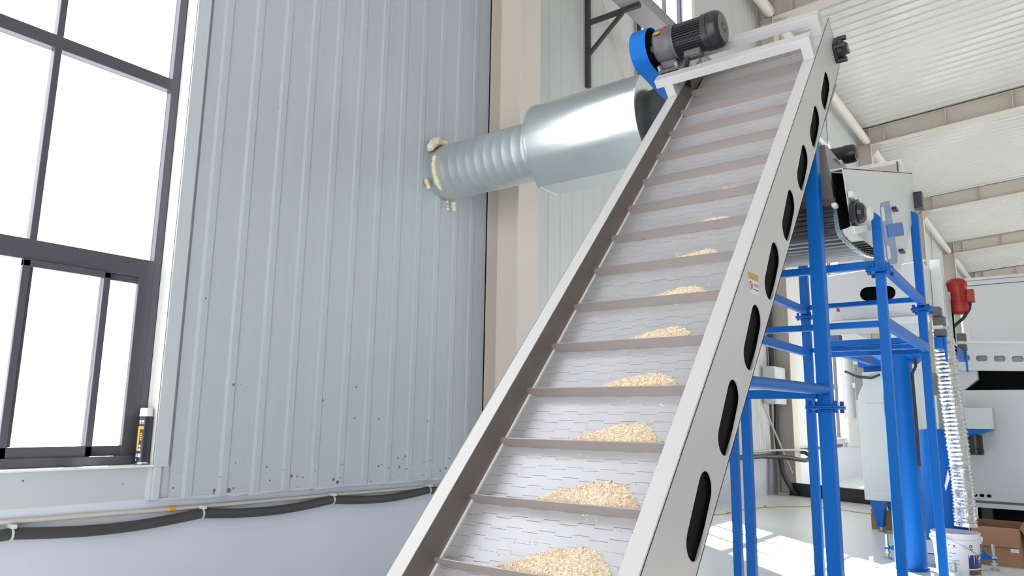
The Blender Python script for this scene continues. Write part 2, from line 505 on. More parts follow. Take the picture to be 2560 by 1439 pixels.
# ---- steel portal frames
def frame(xc, yf, label, full=True):
    r = thing('portal_frame', (xc, yf + .1, 0), label, 'steel frame', 'cream portal frames along the wall')
    c = MB()
    c.box(xc - .16, xc + .16, yf, yf + .014, 0.02, 8.7).box(xc - .16, xc + .16, 4.186, 4.2, 0.02, 9.1).box(xc - .006, xc + .006, yf + .01, 4.19, 0.02, 8.69)
    c.build('column', 'cream', r, floor=True)
    MB().box(xc - .22, xc + .22, yf - .06, 4.2, 0, .025).build('foot_plate', 'cream', r, floor=True)
    def zb(y): return 8.69 + .068 * (3.9 - y)
    y0, y1 = 4.15, -11.9
    rf = MB()
    for dz0, dz1, hw in ((0, .014, .14), (.456, .47, .14), (.01, .46, .006)):
        q = [(xc - hw, y0, zb(y0) + dz0), (xc + hw, y0, zb(y0) + dz0), (xc + hw, y0, zb(y0) + dz1), (xc - hw, y0, zb(y0) + dz1)]
        rf.extr(q, (0, y1 - y0, zb(y1) - zb(y0)))
    rf.build('rafter', 'cream', r, floor=True)
    yy = yf + .02
    for k in range(9):
        y = (yf + .02, yf - .35)[k] if k < 2 else yf - .35 - 1.45 * (k - 1)
        MB().box(xc - .14, xc + .14, y - .012, y + .012, zb(y), zb(y) + .46).build('stiffener', 'cream', r, floor=True)
    # haunch gusset
    MB().extr([(xc - .005, yf, zb(yf) - .3), (xc - .005, yf - .25, zb(yf)), (xc - .005, yf, zb(yf))], (.01, 0, 0)).build('gusset', 'cream', r, floor=True)
    return r
frame(5.26, 3.83, 'cream steel portal frame nearest the near window, its column beside the silver duct')
frame(13.22, 3.9, 'cream steel portal frame whose column carries the grey electrical box')
frame(21.2, 3.85, 'cream steel portal frame above the black motor of the receiving conveyor')
frame(29.2, 3.8, 'cream steel portal frame just right of the blue hopper posts, third rafter in view')
frame(37.2, 3.75, 'cream steel portal frame seen above the red vibration motor')
frame(45.2, 3.7, 'farthest cream steel portal frame, low above the white cabin')
xs = [5.26, 13.22, 21.2, 29.2, 37.2, 45.2]
words = ['nearest the motor on the inclined conveyor', 'running to the column behind the receiving conveyor', 'right of the blue hopper posts', 'above the red vibration motor', 'farthest along the wall']
for k in range(5):
    tag(MB().cyl((xs[k] + .165, 3.95, 8.80), (xs[k + 1] - .165, 3.95, 8.80), .10, 14).build('eave_tube', 'white_tube', floor=True, smooth=40),
        'white round eave strut tube under the roof ' + words[k], 'tube', 'eave strut tubes')

# =================================================================== INCLINED CONVEYOR
TH = math.radians(48.25)
dv = Vector((math.cos(TH), 0, math.sin(TH))); nv = Vector((-math.sin(TH), 0, math.cos(TH)))
def cv(s, y, n): return dv * s + nv * n + Vector((0, y, 0))
YLO, YLI, YRI, YRO = 1.617, 1.558, 0.909, 0.852
NT, NB, NBELT = -1.4473, -1.717, -1.5476
S0, S1 = -0.55, 4.10
conv = thing('inclined_conveyor', (2.45, 1.235, 0), 'tall inclined grey conveyor with steel flights carrying heaps of grain', 'conveyor')
# side frames: hollow boxes, outer sheet with slots
for side, (yo, yi) in (('R', (YRO, YRI)), ('L', (YLO, YLI))):
    sg = 1 if yi > yo else -1
    holes = []
    for k in range(-3, 8):
        c = 1.1325 + .3587 * k
        # slot with slanted axis as punched in the sheet
        holes.append(obround((c - .078, -1.652), (c + .078, -1.630), .050, 10))
    out = [(S0, NB), (S1 - .045, NB), (S1, NB + .02), (S1 + .0, NT), (S0, NT)]
    sf = MB().plate([out] + holes, .004 * sg, lambda a, b_, t, yo=yo: cv(a, yo + t, b_))
    # top flange
    a0, a1 = sorted((yo, yi))
    sf.extr([cv(S0, a0, NT - .004), cv(S0, a1, NT - .004), cv(S0, a1, NT), cv(S0, a0, NT)], dv * (S1 - S0))
    sf.extr([cv(S0, a0, NB), cv(S0, a1, NB), cv(S0, a1, NB + .004), cv(S0, a0, NB + .004)], dv * (S1 - S0 - .05))
    sf.extr([cv(S1 - .004, a0, NB), cv(S1 - .004, a1, NB), cv(S1 - .004, a1, NT), cv(S1 - .004, a0, NT)], dv * .004)
    sfo = sf.build('side_frame', 'rail', conv)
    # inner stainless wall and a black sheet painted for the shade behind the slots
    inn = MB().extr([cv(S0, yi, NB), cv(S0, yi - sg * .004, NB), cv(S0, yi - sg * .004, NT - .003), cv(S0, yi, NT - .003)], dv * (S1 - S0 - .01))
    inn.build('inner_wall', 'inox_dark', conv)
    MB().extr([cv(S0, yo + sg * .014, NB + .006), cv(S0, yo + sg * .017, NB + .006), cv(S0, yo + sg * .017, NT - .006), cv(S0, yo + sg * .014, NT - .006)], dv * (S1 - S0 - .02)).build('slot_shade_sheet', 'black_flat', conv)
    # white wear strip between belt and wall
    MB().extr([cv(S0, yi + sg * .0, NBELT - .004), cv(S0, yi + sg * .008, NBELT - .004), cv(S0, yi + sg * .008, NBELT + .004), cv(S0, yi, NBELT + .004)], dv * (S1 - S0 - .25)).build('wear_strip', 'strip', conv)
# rolled edge on the top flanges
for y in (YLI, YRI, YLO, YRO):
    pass
# belt slats, interlocking fingers
PS = .2269 / 6
FW = (YLI - YRI - .018) / 11
def slat_outline():
    lo, hi = [], []
    y = YRI + .009
    for k in range(11):
        d = PS * .13 if k % 2 else -PS * .13
        lo += [(-PS / 2 + d + .0006, y + .0004), (-PS / 2 + d + .0006, y + FW - .0004)]
        hi += [(PS / 2 + d - .0006, y + .0004), (PS / 2 + d - .0006, y + FW - .0004)]
        y += FW
    return lo + hi[::-1]
so = slat_outline()
S_F0 = .8106
sl = MB().plate([so], -.003, lambda a, b_, t: dv * a + Vector((0, b_, 0)) + nv * (NBELT + t))
slat0 = sl.build('slat', 'slat', conv)
base = slat0.location.copy()
rows = [S_F0 + PS * (i + .5) for i in range(-16, 86)]
for i, s in enumerate(rows):
    o = slat0 if i == 0 else inst(slat0, 'slat', (0, 0, 0), conv)
    o.location = dv * s + nv * random.uniform(-.0006, .0006)
# dark carrier under the slats so that the hinge gaps read dark
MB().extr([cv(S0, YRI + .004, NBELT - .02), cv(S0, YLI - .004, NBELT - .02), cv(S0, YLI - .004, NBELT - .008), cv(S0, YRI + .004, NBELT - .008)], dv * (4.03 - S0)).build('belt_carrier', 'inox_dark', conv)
# flights with tapered rounded ends
FH = .043
def flight_outline():
    a, b_ = YRI + .012, YLI - .012
    pts = [(a, 0), (b_ - .03, 0), (b_ - .012, .006), (b_ - .002, .018), (b_, .03), (b_ - .003, FH - .006), (b_ - .012, FH)]
    pts += [(a + .012, FH), (a + .003, FH - .006)]
    return pts
fo = MB().plate([flight_outline()], .003, lambda a, b_, t: Vector((0, a, 0)) + nv * (NBELT + b_) + dv * (t - .0015))
fo.extr([Vector((0, YRI + .02, 0)) + nv * (NBELT + q[1]) + dv * q[0] for q in ((-.001, 0), (.02, 0), (.02, .003), (-.001, .003))], (0, YLI - YRI - .06, 0))
fl0 = fo.build('flight', 'inox', conv)
for k in range(-3, 15):
    s = S_F0 + .2269 * k
    o = fl0 if k == -3 else inst(fl0, 'flight', (0, 0, 0), conv)
    o.location = dv * s
# head shaft, head roller and discharge hood plates
MB().cyl(cv(4.0625, YRO - .01, -1.62), cv(4.0625, YLO + .12, -1.62), .025, 16).build('head_shaft', 'zinc', conv, smooth=40)
MB().cyl(cv(4.03, YRI + .01, -1.622), cv(4.03, YLI - .01, -1.622), .058, 28).build('head_roller', 'inox_dark', conv, smooth=40)
hd = MB()
hd.extr([cv(S1 - .012, YRI, NB + .06), cv(S1 - .012, YLI, NB + .06), cv(S1 - .012, YLI, -1.575), cv(S1 - .012, YRI, -1.575)], dv * .003)
hd.build('head_cover', 'inox_dark', conv)
# discharge skirt under the head
for y in (YRI - .03, YLI + .03):
    MB().plate([[(3.2, NB), (4.04, NB), (4.0, NB - .075), (3.6, NB - .06)]], .003, lambda a, b_, t, y=y: cv(a, y + t, b_)).build('discharge_skirt', 'inox_dark', conv)
# under tray
MB().extr([cv(S0, YRI, NB + .004), cv(S0, YLI, NB + .004), cv(S0, YLI, NB + .007), cv(S0, YRI, NB + .007)], dv * (S1 - S0 - .12)).build('under_tray', 'inox_dark', conv)
# flange bearing on the outer sheet
br = MB()
pl = rrect(4.0, 4.125, -1.675, -1.565, .025, 4)
br.plate([pl], -.016, lambda a, b_, t: cv(a, YRO + t, b_))
br.lathe(cv(4.0625, YRO - .016, -1.62), (0, -1, 0), [(0, .05), (.02, .048), (.032, .036), (.045, .026)], 18)
bro = br.build('bearing', 'black', conv, bevel=.003)
for a, b_ in ((4.015, -1.58), (4.11, -1.58), (4.015, -1.66), (4.11, -1.66)):
    MB().cyl(cv(a, YRO - .012, b_), cv(a, YRO - .055, b_), .014, 8).build('bolt', 'black', bro)
# two bridging brackets for the gear motor (square tube, legs on the rails)
for s0, s1, yl in ((3.605, 3.675, 1.655), (3.875, 3.945, 1.655)):
    bm_ = MB()
    NTB = -1.337; T = .045
    bm_.extr([cv(s0, YRO, NTB - T), cv(s1, YRO, NTB - T), cv(s1, YRO, NTB), cv(s0, YRO, NTB)], (0, yl - YRO, 0))
    bo = bm_.build('motor_bracket', 'rail', conv, bevel=.002)
    for ya, yb in ((YRO, YRO + .05), (YLI + .005, YLI + .055)):
        MB().extr([cv(s0, ya, NT + .0005), cv(s1, ya, NT + .0005), cv(s1, ya, NTB - T + .004), cv(s0, ya, NTB - T + .004)], (0, yb - ya, 0)).build('bracket_leg', 'rail', bo, bevel=.002)
# gear motor, axis across the belt
AX = (3.80, -1.232)
def ax(y): return cv(AX[0], y, AX[1])
Yv = Vector((0, 1, 0))
mot = MB()
nfin = 40; Rf = .090
ringA = []
for i in range(nfin * 4):
    t = 2 * math.pi * i / (nfin * 4); r = Rf if (i % 4) < 2 else Rf - .010
    ringA.append((math.cos(t) * r, math.sin(t) * r))
def motorring(y): return [ax(y) + dv * a + nv * b_ for a, b_ in ringA]
mot.extr(motorring(1.37), (0, .165, 0))
moto = mot.build('motor_body', 'black', conv)
fan = MB().lathe(ax(1.375), -Yv, [(0, .097), (.03, .0975), (.032, .094), (.037, .094), (.039, .0985), (.068, .097), (.082, .09), (.09, .08), (.092, .074)], 40)
fano = fan.build('fan_cover', 'black', conv, smooth=35)
grille = MB()
for k in range(-8, 9):
    z = k * .0085; w_ = math.sqrt(max(0, .07 ** 2 - z * z))
    if abs(k) <= 3:
        grille.beam(ax(1.2812) + dv * .02 + nv * z, ax(1.2812) + dv * w_ + nv * z, .004, .0046, up=nv)
        grille.beam(ax(1.2812) - dv * w_ + nv * z, ax(1.2812) - dv * .02 + nv * z, .004, .0046, up=nv)
    else:
        grille.beam(ax(1.2812) - dv * w_ + nv * z, ax(1.2812) + dv * w_ + nv * z, .004, .0046, up=nv)
grille.build('fan_grille', 'duct_grey', fano)
text_mesh('H', .05, lambda a, b_: ax(1.2785) + dv * a * .9 + nv * b_, 'fan_emblem', 'zinc', fano)
gear = MB().lathe(ax(1.53), Yv, [(0, .094), (.012, .096), (.014, .09), (.03, .098), (.10, .094), (.118, .085), (.125, .06)], 32)
gear.extr([ax(1.55) + dv * a + nv * b_ for a, b_ in ((-.075, -.06), (.075, -.06), (.095, -.104), (-.095, -.104))], (0, .085, 0))
gearo = gear.build('gearbox', 'grey_motor', conv, smooth=35)
MB().extr([ax(1.53) + dv * a + nv * b_ for a, b_ in ((-.12, -.104), (.12, -.104), (.12, -.088), (-.12, -.088))], (0, .12, 0)).build('gearbox_foot', 'grey_motor', conv, bevel=.003)
for a in (-.105, .105):
    for y in (1.542, 1.638):
        MB().cyl(ax(y) + dv * a - nv * .09, ax(y) + dv * a - nv * .062, .012, 6).build('bolt', 'zinc', gearo)
tb = MB().extr([ax(1.40) + dv * a + nv * b_ for a, b_ in ((-.06, -.10), (-.10, -.07), (-.105, -.05), (-.085, -.03), (-.05, -.06))], (0, .09, 0))
tb.build('terminal_box', 'grey_motor', conv, bevel=.004)
MB().tube([ax(1.47) - dv * .095 - nv * .06, ax(1.50) - dv * .10 - nv * .12, ax(1.53) - dv * .05 - nv * .2, ax(1.56) - nv * .26], .012, 8).build('motor_cable', 'black', conv, smooth=60)
MB().cyl(ax(1.65), ax(1.76), .018, 14).build('output_shaft', 'zinc', conv)
# yellow warning label and an orange plug on top of the gearbox
MB().lathe(ax(1.575) + nv * .094 - dv * .01, nv, [(0, .012), (.008, .012), (.01, .009)], 12).build('oil_plug', 'red_label', gearo)
MB().plate([rrect(-.02, .02, -.02, .02, .004)], .0015, lambda a, b_, t: ax(1.615 + b_) + dv * (a - .035) + nv * (.091 + t)).build('gear_label', 'sticker_yellow', gearo)
# blue chain guard outside the left rail: tapered obround shell, open on the rail side
G0 = (3.80, -1.232, .118); G1 = (4.02, -1.60, .085)
def guard_loop(dr):
    ang = math.atan2(G1[1] - G0[1], G1[0] - G0[0]); out = []
    for i in range(15):
        t = ang + math.pi / 2 + math.pi * i / 14; out.append((G0[0] + (G0[2] + dr) * math.cos(t), G0[1] + (G0[2] + dr) * math.sin(t)))
    for i in range(15):
        t = ang - math.pi / 2 + math.pi * i / 14; out.append((G1[0] + (G1[2] + dr) * math.cos(t), G1[1] + (G1[2] + dr) * math.sin(t)))
    return out
gd = MB()
gd.plate([guard_loop(0), guard_loop(-.003)], .095, lambda a, b_, t: cv(a, 1.672 + t, b_))
gd.plate([guard_loop(-.001)], .003, lambda a, b_, t: cv(a, 1.764 + t, b_))
gdo = gd.build('chain_guard', 'blue', conv, smooth=40)
MB().plate([guard_loop(-.006)], .003, lambda a, b_, t: cv(a, 1.69 + t, b_)).build('guard_inner', 'black_flat', gdo)  # black sheet stands for the shade inside the open shell
# safety sticker on the outer sheet
def stk(x, z, t): return Vector((x, YRO - .0006 - t, z))
st = MB().add([stk(2.438, .437, 0), stk(2.535, .437, 0), stk(2.535, .485, 0), stk(2.438, .485, 0)], [(0, 1, 2, 3)]).build('sticker', 'sticker_white', conv)
MB().add([stk(2.437, .487, 0), stk(2.535, .487, 0), stk(2.535, .509, 0), stk(2.437, .509, 0)], [(0, 1, 2, 3)]).build('sticker_band', 'sticker_yellow', st)
def ringplate(cx, cz, r0, r1, n=20):
    a = [(cx + r0 * math.cos(2 * math.pi * i / n), cz + r0 * math.sin(2 * math.pi * i / n)) for i in range(n)]
    bq = [(cx + r1 * math.cos(2 * math.pi * i / n), cz + r1 * math.sin(2 * math.pi * i / n)) for i in range(n)]
    return [a, bq]
rp = MB().plate(ringplate(2.459, .464, .0155, .0125), .0003, lambda a, b_, t: stk(a, b_, .0003 + t))
rp.plate([[(2.449, .4755), (2.452, .4775), (2.470, .4535), (2.467, .4515)]], .0003, lambda a, b_, t: stk(a, b_, .0003 + t))
rp.build('prohibition_sign', 'sticker_red', st)
MB().plate([[(2.4575, .455), (2.4625, .455), (2.463, .468), (2.457, .468)]], .0003, lambda a, b_, t: stk(a, b_, .0004 + t)).build('sign_figure', 'ink', st)
text_mesh('禁止踩踏', .0125, lambda a, b_: stk(2.507 + a, .4685 + b_, .0006), 'sticker_text', 'ink', st)
MB().plate([[(2.483, .4515), (2.531, .4515), (2.531, .4555), (2.483, .4555)]], .0002, lambda a, b_, t: stk(a, b_, .0004 + t)).build('sticker_line', 'ink', st)

# ---- heaps of grain behind the flights
ordn = ['lowest', 'second', 'third', 'fourth', 'fifth', 'sixth', 'seventh', 'eighth', 'ninth', 'tenth', 'eleventh', 'twelfth', 'thirteenth', 'fourteenth']
def heap(k):
    rnd = random.Random(100 + k)
    f = min(1.0, max(0.0, k / 13))
    yl = 1.405 - .012 * k - max(0, k - 9) * .01
    yr = .955 + .006 * k
    yp = 1.095
    amp = 1.0 - .043 * k - (0.1 if k > 9 else 0)
    if k == 13: amp = .3
    s0 = S_F0 + .2269 * k + .003
    def prof_(y):
        if y >= yl or y <= yr: return 0
        t = (yl - y) / (yl - yp) if y > yp else (y - yr) / (yp - yr)
        t = max(0, min(1, t))
        sn_ = math.sin(math.pi / 2 * t)
        return .35 * t + .65 * sn_ ** 1.25 if y > yp else sn_ ** .75
    L = .118 * amp; HH = .038 * amp
    wob = [rnd.uniform(.93, 1.07) for _ in range(40)]
    def h(y, ds):
        w_ = max(0, min(38.999, (y - .9) / .52 * 39)); i_ = int(w_)
        p = prof_(y) * (wob[i_] + (wob[i_ + 1] - wob[i_]) * (w_ - i_))
        if p <= 0: return 0
        l = max(.012, L * p)
        u = ds / l
        if u >= 1: return 0
        return HH * p ** .6 * (1 - u) ** .85
    mb = MB()
    # core mound
    NY, NS = 30, 10
    vs = []; fs = []
    for i in range(NY + 1):
        y = yr + (yl - yr) * i / NY
        for j in range(NS + 1):
            ds = L * 1.02 * j / NS
            hh = h(y, ds) - .0025
            vs.append(cv(s0 + ds, y, NBELT + max(-.002, hh)))
    for i in range(NY):
        for j in range(NS):
            q = i * (NS + 1) + j
            fs.append((q, q + 1, q + NS + 2, q + NS + 1))
    mb.add(vs, fs)
    count = int((1500 if k < 4 else 1000 if k < 8 else 600) * amp)
    made = 0; tries = 0
    while made < count and tries < count * 8:
        tries += 1
        y = rnd.uniform(yr - .01, yl + .02); ds = rnd.uniform(0, L * 1.02)
        hh = h(y, ds)
        if hh <= 0 and rnd.random() > .012: continue
        made += 1
        c = cv(s0 + ds, y, NBELT + max(hh, .0) + .001)
        a = rnd.uniform(0, math.pi); ln = rnd.uniform(.0055, .0088); wd = rnd.uniform(.0013, .0018)
        t = (dv * math.cos(a) + Vector((0, 1, 0)) * math.sin(a)) * 1.0 + nv * rnd.uniform(-.45, .55) - dv * .15
        t.normalize(); u = t.cross(nv).normalized(); w = u.cross(t)
        o = len(mb.v)
        mb.add([c - t * ln, c + u * wd, c + w * wd, c - u * wd, c - w * wd, c + t * ln],
               [(0, 2, 1), (0, 3, 2), (0, 4, 3), (0, 1, 4), (5, 1, 2), (5, 2, 3), (5, 3, 4), (5, 4, 1)])
    # stray grains clinging to the flight and the slats below it
    for _ in range(rnd.randint(2, 6)):
        c = cv(s0 - rnd.uniform(.006, .06), rnd.uniform(1.0, 1.3), NBELT + .0016)
        a = rnd.uniform(0, 3.14); t = dv * math.cos(a) + Vector((0, 1, 0)) * math.sin(a)
        u = t.cross(nv); ln, wd = .007, .0014
        mb.add([c - t * ln, c + u * wd, c + nv * wd, c - u * wd, c - nv * wd, c + t * ln],
               [(0, 2, 1), (0, 3, 2), (0, 4, 3), (0, 1, 4), (5, 1, 2), (5, 2, 3), (5, 3, 4), (5, 4, 1)])
    o = mb.build('grain_heap', 'grain')
    lb = ('lowest heap of straw coloured grain on the conveyor, cut by the photo edge' if k == 0 else
          'heap of straw coloured grain on the inclined conveyor, %s heap from the bottom' % ordn[k])
    tag(o, lb, 'grain', 'grain heaps on the inclined conveyor', 'stuff')
for k in range(14): heap(k)

# =================================================================== DUCT THROUGH THE WALL
FZ = -H                       # floor level in lens coordinates
duct = thing('exhaust_duct', (4.5, 4.2, H + 2.08), 'silver galvanised duct leaving the ribbed wall behind the conveyor', 'duct')
DC = V(4.5, 4.24, 2.085)
prof = [(0, .232)]
t = .02
for k in range(12):
    prof += [(t, .232), (t + .007, .2338), (t + .014, .232)]; t += .092
prof.append((1.12, .232))
MB().lathe(DC, (0, -1, 0), prof, 48).build('spiral_pipe', 'galv_dull', duct, smooth=50)
MB().lathe(V(4.5, 3.17, 2.085), (0, -1, 0), [(0, .236), (.004, .252), (.03, .252), (.034, .244), (.05, .244), (.054, .256), (.075, .256)], 48, False, False).build('coupling', 'galv', duct, smooth=30)
# wide silencer: round shell with a folded flat belly
pts = []
for i in range(40):
    a = math.radians(-40 + 260 * i / 39)
    pts.append((4.5 + .325 * math.cos(a), 2.10 + .325 * math.sin(a)))
pts += [(4.5 - .12, 1.735), (4.5 + .12, 1.735)]
MB().extr([V(px_, 3.10, pz_) for px_, pz_ in pts], (0, -.92, 0)).build('silencer', 'galv', duct, smooth=30)
MB().plate([[(4.5 + (px_ - 4.5) * 1.02, 2.1 + (pz_ - 2.1) * 1.02) for px_, pz_ in pts]], -.012, lambda a, b_, t: V(a, 3.108 + t, b_)).build('end_rim', 'galv', duct)
MB().plate([[(4.5 + (px_ - 4.5) * 1.02, 2.1 + (pz_ - 2.1) * 1.02) for px_, pz_ in pts]], -.012, lambda a, b_, t: V(a, 2.19 + t, b_)).build('end_rim', 'galv', duct)
MB().lathe(V(4.5, 2.178, 2.10), (0, -1, 0), [(0, .2), (.05, .2), (.055, .22), (.08, .22)], 36).build('outlet_collar', 'rubber', duct, smooth=40)

fo_ = thing('sealant_foam', (4.5, 4.18, H + 2.1), 'cream expanding foam squeezed out around the silver duct at the wall', 'foam')
def blob(c, r, sc=(1, 1, 1), seed=0):
    bm = bmesh.new(); bmesh.ops.create_icosphere(bm, subdivisions=2, radius=r)
    rn = random.Random(seed)
    vs = [Vector((v.co.x * sc[0], v.co.y * sc[1], v.co.z * sc[2])) * rn.uniform(.8, 1.15) + Vector(c) for v in bm.verts]
    fs = [tuple(v.index for v in f.verts) for f in bm.faces]
    bm.free()
    return vs, fs
def lump(path, r, seed):
    mb = MB()
    rn = random.Random(seed)
    for i, p in enumerate(path):
        mb.add(*blob(p, r * rn.uniform(.75, 1.15), seed=seed * 50 + i))
    mb.build('foam_lump', 'foam', fo_, smooth=70)
def arc(a0, a1, r, y, n):
    return [V(4.5 - r * math.cos(math.radians(a0 + (a1 - a0) * i / n)), y, 2.085 + r * math.sin(math.radians(a0 + (a1 - a0) * i / n))) for i in range(n + 1)]
lump(arc(36, 84, .265, 4.165, 12), .027, 1)
lump(arc(38, 60, .280, 4.15, 4), .036, 5)
lump(arc(14, -52, .238, 4.09, 20), .021, 2)
lump(arc(-28, -40, .27, 4.17, 3), .02, 3)
lump([V(4.52, 4.16, 1.835), V(4.525, 4.16, 1.80), V(4.53, 4.16, 1.775)], .016, 4)
lump([V(4.60, 4.16, 1.84), V(4.60, 4.16, 1.81), V(4.61, 4.16, 1.79)], .02, 6)
MB().lathe(V(4.5, 4.205, 2.085), (0, -1, 0), [(0, .262), (.004, .262)], 40).build('cut_edge', 'black_flat', duct)

# =================================================================== WALL BRACKETS AND GREY TRUNKING
def bracket(xc, z0, z1, za, m, label):
    r = thing('wall_bracket', (xc, 4.18, H + z0), label, 'bracket', 'brackets of the grey trunking')
    MB().box(xc - .028, xc + .028, 4.135, 4.185, z0, z1).build('wall_bar', m, r, bevel=.004)
    MB().beam((xc, 4.15, za), (xc, 3.48, za), .05, .05).build('arm', m, r, bevel=.004)
    MB().beam((xc, 4.15, za - .40), (xc, 3.70, za - .02), .04, .04, up=(1, 0, 0)).build('brace', m, r, bevel=.003)
    return r
bracket(6.845, 3.78, 5.3, 4.585, 'dark_steel', 'black steel wall bracket left of the blue chain guard, holding grey trunking')
bracket(8.14, 4.1, 5.5, 4.585, 'rust_steel', 'rusty dark wall bracket beside the tall window behind the blue chain guard')
tr_ = thing('cable_trunking', (8, 3.6, H + 4.61), 'grey sheet metal trunking running along the wall high behind the motor', 'trunking')
MB().box(4.9, 8.9, 3.46, 3.72, 4.612, 4.74).build('trunk_body', 'duct_grey', tr_, bevel=.004)
MB().box(4.9, 8.9, 3.45, 3.73, 4.735, 4.75).build('trunk_lid', 'duct_grey', tr_)
tag(MB().tube([(6.9, 4.17, 5.4), (7.3, 4.17, 4.9), (8.0, 4.17, 3.9)], .008, 6).build('brace_rod', 'conduit', smooth=60), 'thin pale brace rod slanting across the wall sheets right of the black bracket', 'rod')

# =================================================================== CABLES ON THE LOW WALL
cb = thing('cable_sleeve', (2.5, 4.2, H - .6), 'thick dark grey cable sleeve sagging along the low white wall', 'cable')
pth = []
sup = [(.4, -.59), (1.524, -.585), (2.522, -.575), (3.5, -.567), (4.47, -.563), (5.4, -.56)]
for (xa, za), (xb, zb_) in zip(sup, sup[1:]):
    for i in range(10):
        u = i / 10
        pth.append(V(xa + (xb - xa) * u, 4.222, za + (zb_ - za) * u - .03 * math.sin(math.pi * u)))
MB().tube(pth, .029, 12).build('sleeve', 'cable_sleeve', cb, smooth=60)
for xx, zz_ in sup[1:5]:
    MB().lathe(V(xx - .005, 4.222, zz_ - .0), (1, 0, 0), [(0, .033), (.01, .033)], 14).build('tie', 'tie', cb)
    MB().box(xx - .012, xx + .012, 4.185, 4.262, zz_ + .026, zz_ + .046).build('clip', 'tie', cb, bevel=.003)
cw = thing('conduit_cable', (2.5, 4.24, H - .54), 'pale conduit cable running just above the dark sleeve on the low wall', 'cable')
MB().tube([V(.4, 4.245, -.528), V(1.5, 4.245, -.53), V(2.5, 4.245, -.538), V(3.5, 4.245, -.538), V(4.4, 4.245, -.541), V(5.4, 4.245, -.54)], .013, 10).build('conduit', 'conduit', cw, smooth=60)
MB().lathe(V(2.33, 4.245, -.5365), (1, 0, 0), [(0, .017), (.03, .017)], 12).build('yellow_tape', 'yellow', cw)

# =================================================================== SPRAY CAN ON THE SILL
can = thing('spray_can', (2.146, 4.248, .884), 'black spray foam can with white cap standing on the window sill', 'can')
CP = V(2.146, 4.248, .884 - H)
MB().lathe(CP, (0, 0, 1), [(0, .033), (.004, .036), (.008, .0345), (.262, .0345), (.268, .033), (.272, .028)], 28).build('can_body', 'can', can, smooth=35)
MB().lathe(CP + V(0, 0, .268), (0, 0, 1), [(0, .0352), (.036, .034), (.045, .0325), (.047, .029)], 28).build('cap', 'strip', can, smooth=35)
MB().lathe(CP + V(0, 0, .0025), (0, 0, 1), [(0, .0363), (.008, .0363)], 28, False, False).build('foot_ring', 'zinc', can)
def on_can(u, z, lift=.0006):
    """u: angle in degrees around the can, 0 facing the lens"""
    a = math.radians(243 + u)
    return CP + V((.0345 + lift) * math.cos(a), (.0345 + lift) * math.sin(a), z)
def can_patch(u0, u1, z0, z1, m, name):
    n = 5; vs = []
    for z in (z0, z1):
        vs += [on_can(u0 + (u1 - u0) * i / n, z) for i in range(n + 1)]
    MB().add(vs, [(i, i + 1, n + 2 + i, n + 1 + i) for i in range(n)]).build(name, m, can)
can_patch(-78, -45, .075, .205, 'gold', 'gold_panel')
for k in range(4): can_patch(-38, -20, .135 + k * .011, .143 + k * .011, 'gold', 'gold_mark')
can_patch(-70, -12, .196, .212, 'gold', 'gold_emblem')
can_patch(-62, -40, .232, .246, 'sticker_white', 'white_mark'); can_patch(-34, -12, .232, .246, 'sticker_white', 'white_mark')
can_patch(-62, -8, .227, .229, 'sticker_white', 'white_mark')
can_patch(-40, -24, .096, .110, 'sticker_white', 'white_mark'); can_patch(-40, -24, .076, .09, 'sticker_white', 'white_mark')
can_patch(-44, -16, .042, .062, 'sticker_white', 'white_mark'); can_patch(-76, -52, .042, .062, 'sticker_white', 'white_mark')
can_patch(-74, -58, .022, .032, 'sticker_white', 'white_mark'); can_patch(-40, 50, .011, .015, 'sticker_white', 'white_mark')

# =================================================================== BLUE FRAMES
def tubebox(name, x0, x1, y0, y1, z0, z1, par, m='blue'):
    return MB().box(x0, x1, y0, y1, z0, z1).build(name, m, par, bevel=.0025)
def flange(xc, yc, z, par, hx=.06, hy=.055, bolts=True):
    f = MB().box(xc - hx, xc + hx, yc - hy, yc + hy, z, z + .007).box(xc - hx, xc + hx, yc - hy, yc + hy, z + .008, z + .015).build('flange_plate', 'blue', par, bevel=.001)
    if bolts:
        for a in (-1, 1):
            for c in (-1, 1):
                MB().cyl((xc + a * (hx - .014), yc + c * (hy - .014), z - .016), (xc + a * (hx - .014), yc + c * (hy - .014), z + .036), .009, 6).build('bolt', 'blue_dark', f)
    return f
sup_ = thing('conveyor_support', (3.47, .9, 0), 'blue square tube stand holding up the head of the inclined conveyor', 'stand')
def railz(x_): 
    s = (x_ + NB * math.sin(TH)) / math.cos(TH)
    return s * math.sin(TH) + NB * math.cos(TH)
tubebox('post', 3.44, 3.50, .862, .92, FZ + .008, .066, sup_)
MB().extr([(3.44, .862, .083), (3.50, .862, .083), (3.50, .862, railz(3.50) - .006), (3.44, .862, railz(3.44) - .006)], (0, .058, 0)).build('post', 'blue', sup_, bevel=.0025)
flange(3.47, .893, .067, sup_, .07, .068)
tubebox('leg', 3.432, 3.472, 1.224, 1.264, FZ + .006, .112, sup_)
tubebox('foot_plate', 3.40, 3.54, .83, .95, FZ, FZ + .008, sup_)
tubebox('foot_plate', 3.40, 3.50, 1.19, 1.30, FZ, FZ + .006, sup_)
tubebox('cross_bar', 3.435, 3.475, .921, 1.60, .113, .153, sup_)
MB().cyl((2.425, .885, .138), (3.44, .885, .152), .023, 20).build('stay_tube', 'blue', sup_, smooth=40)

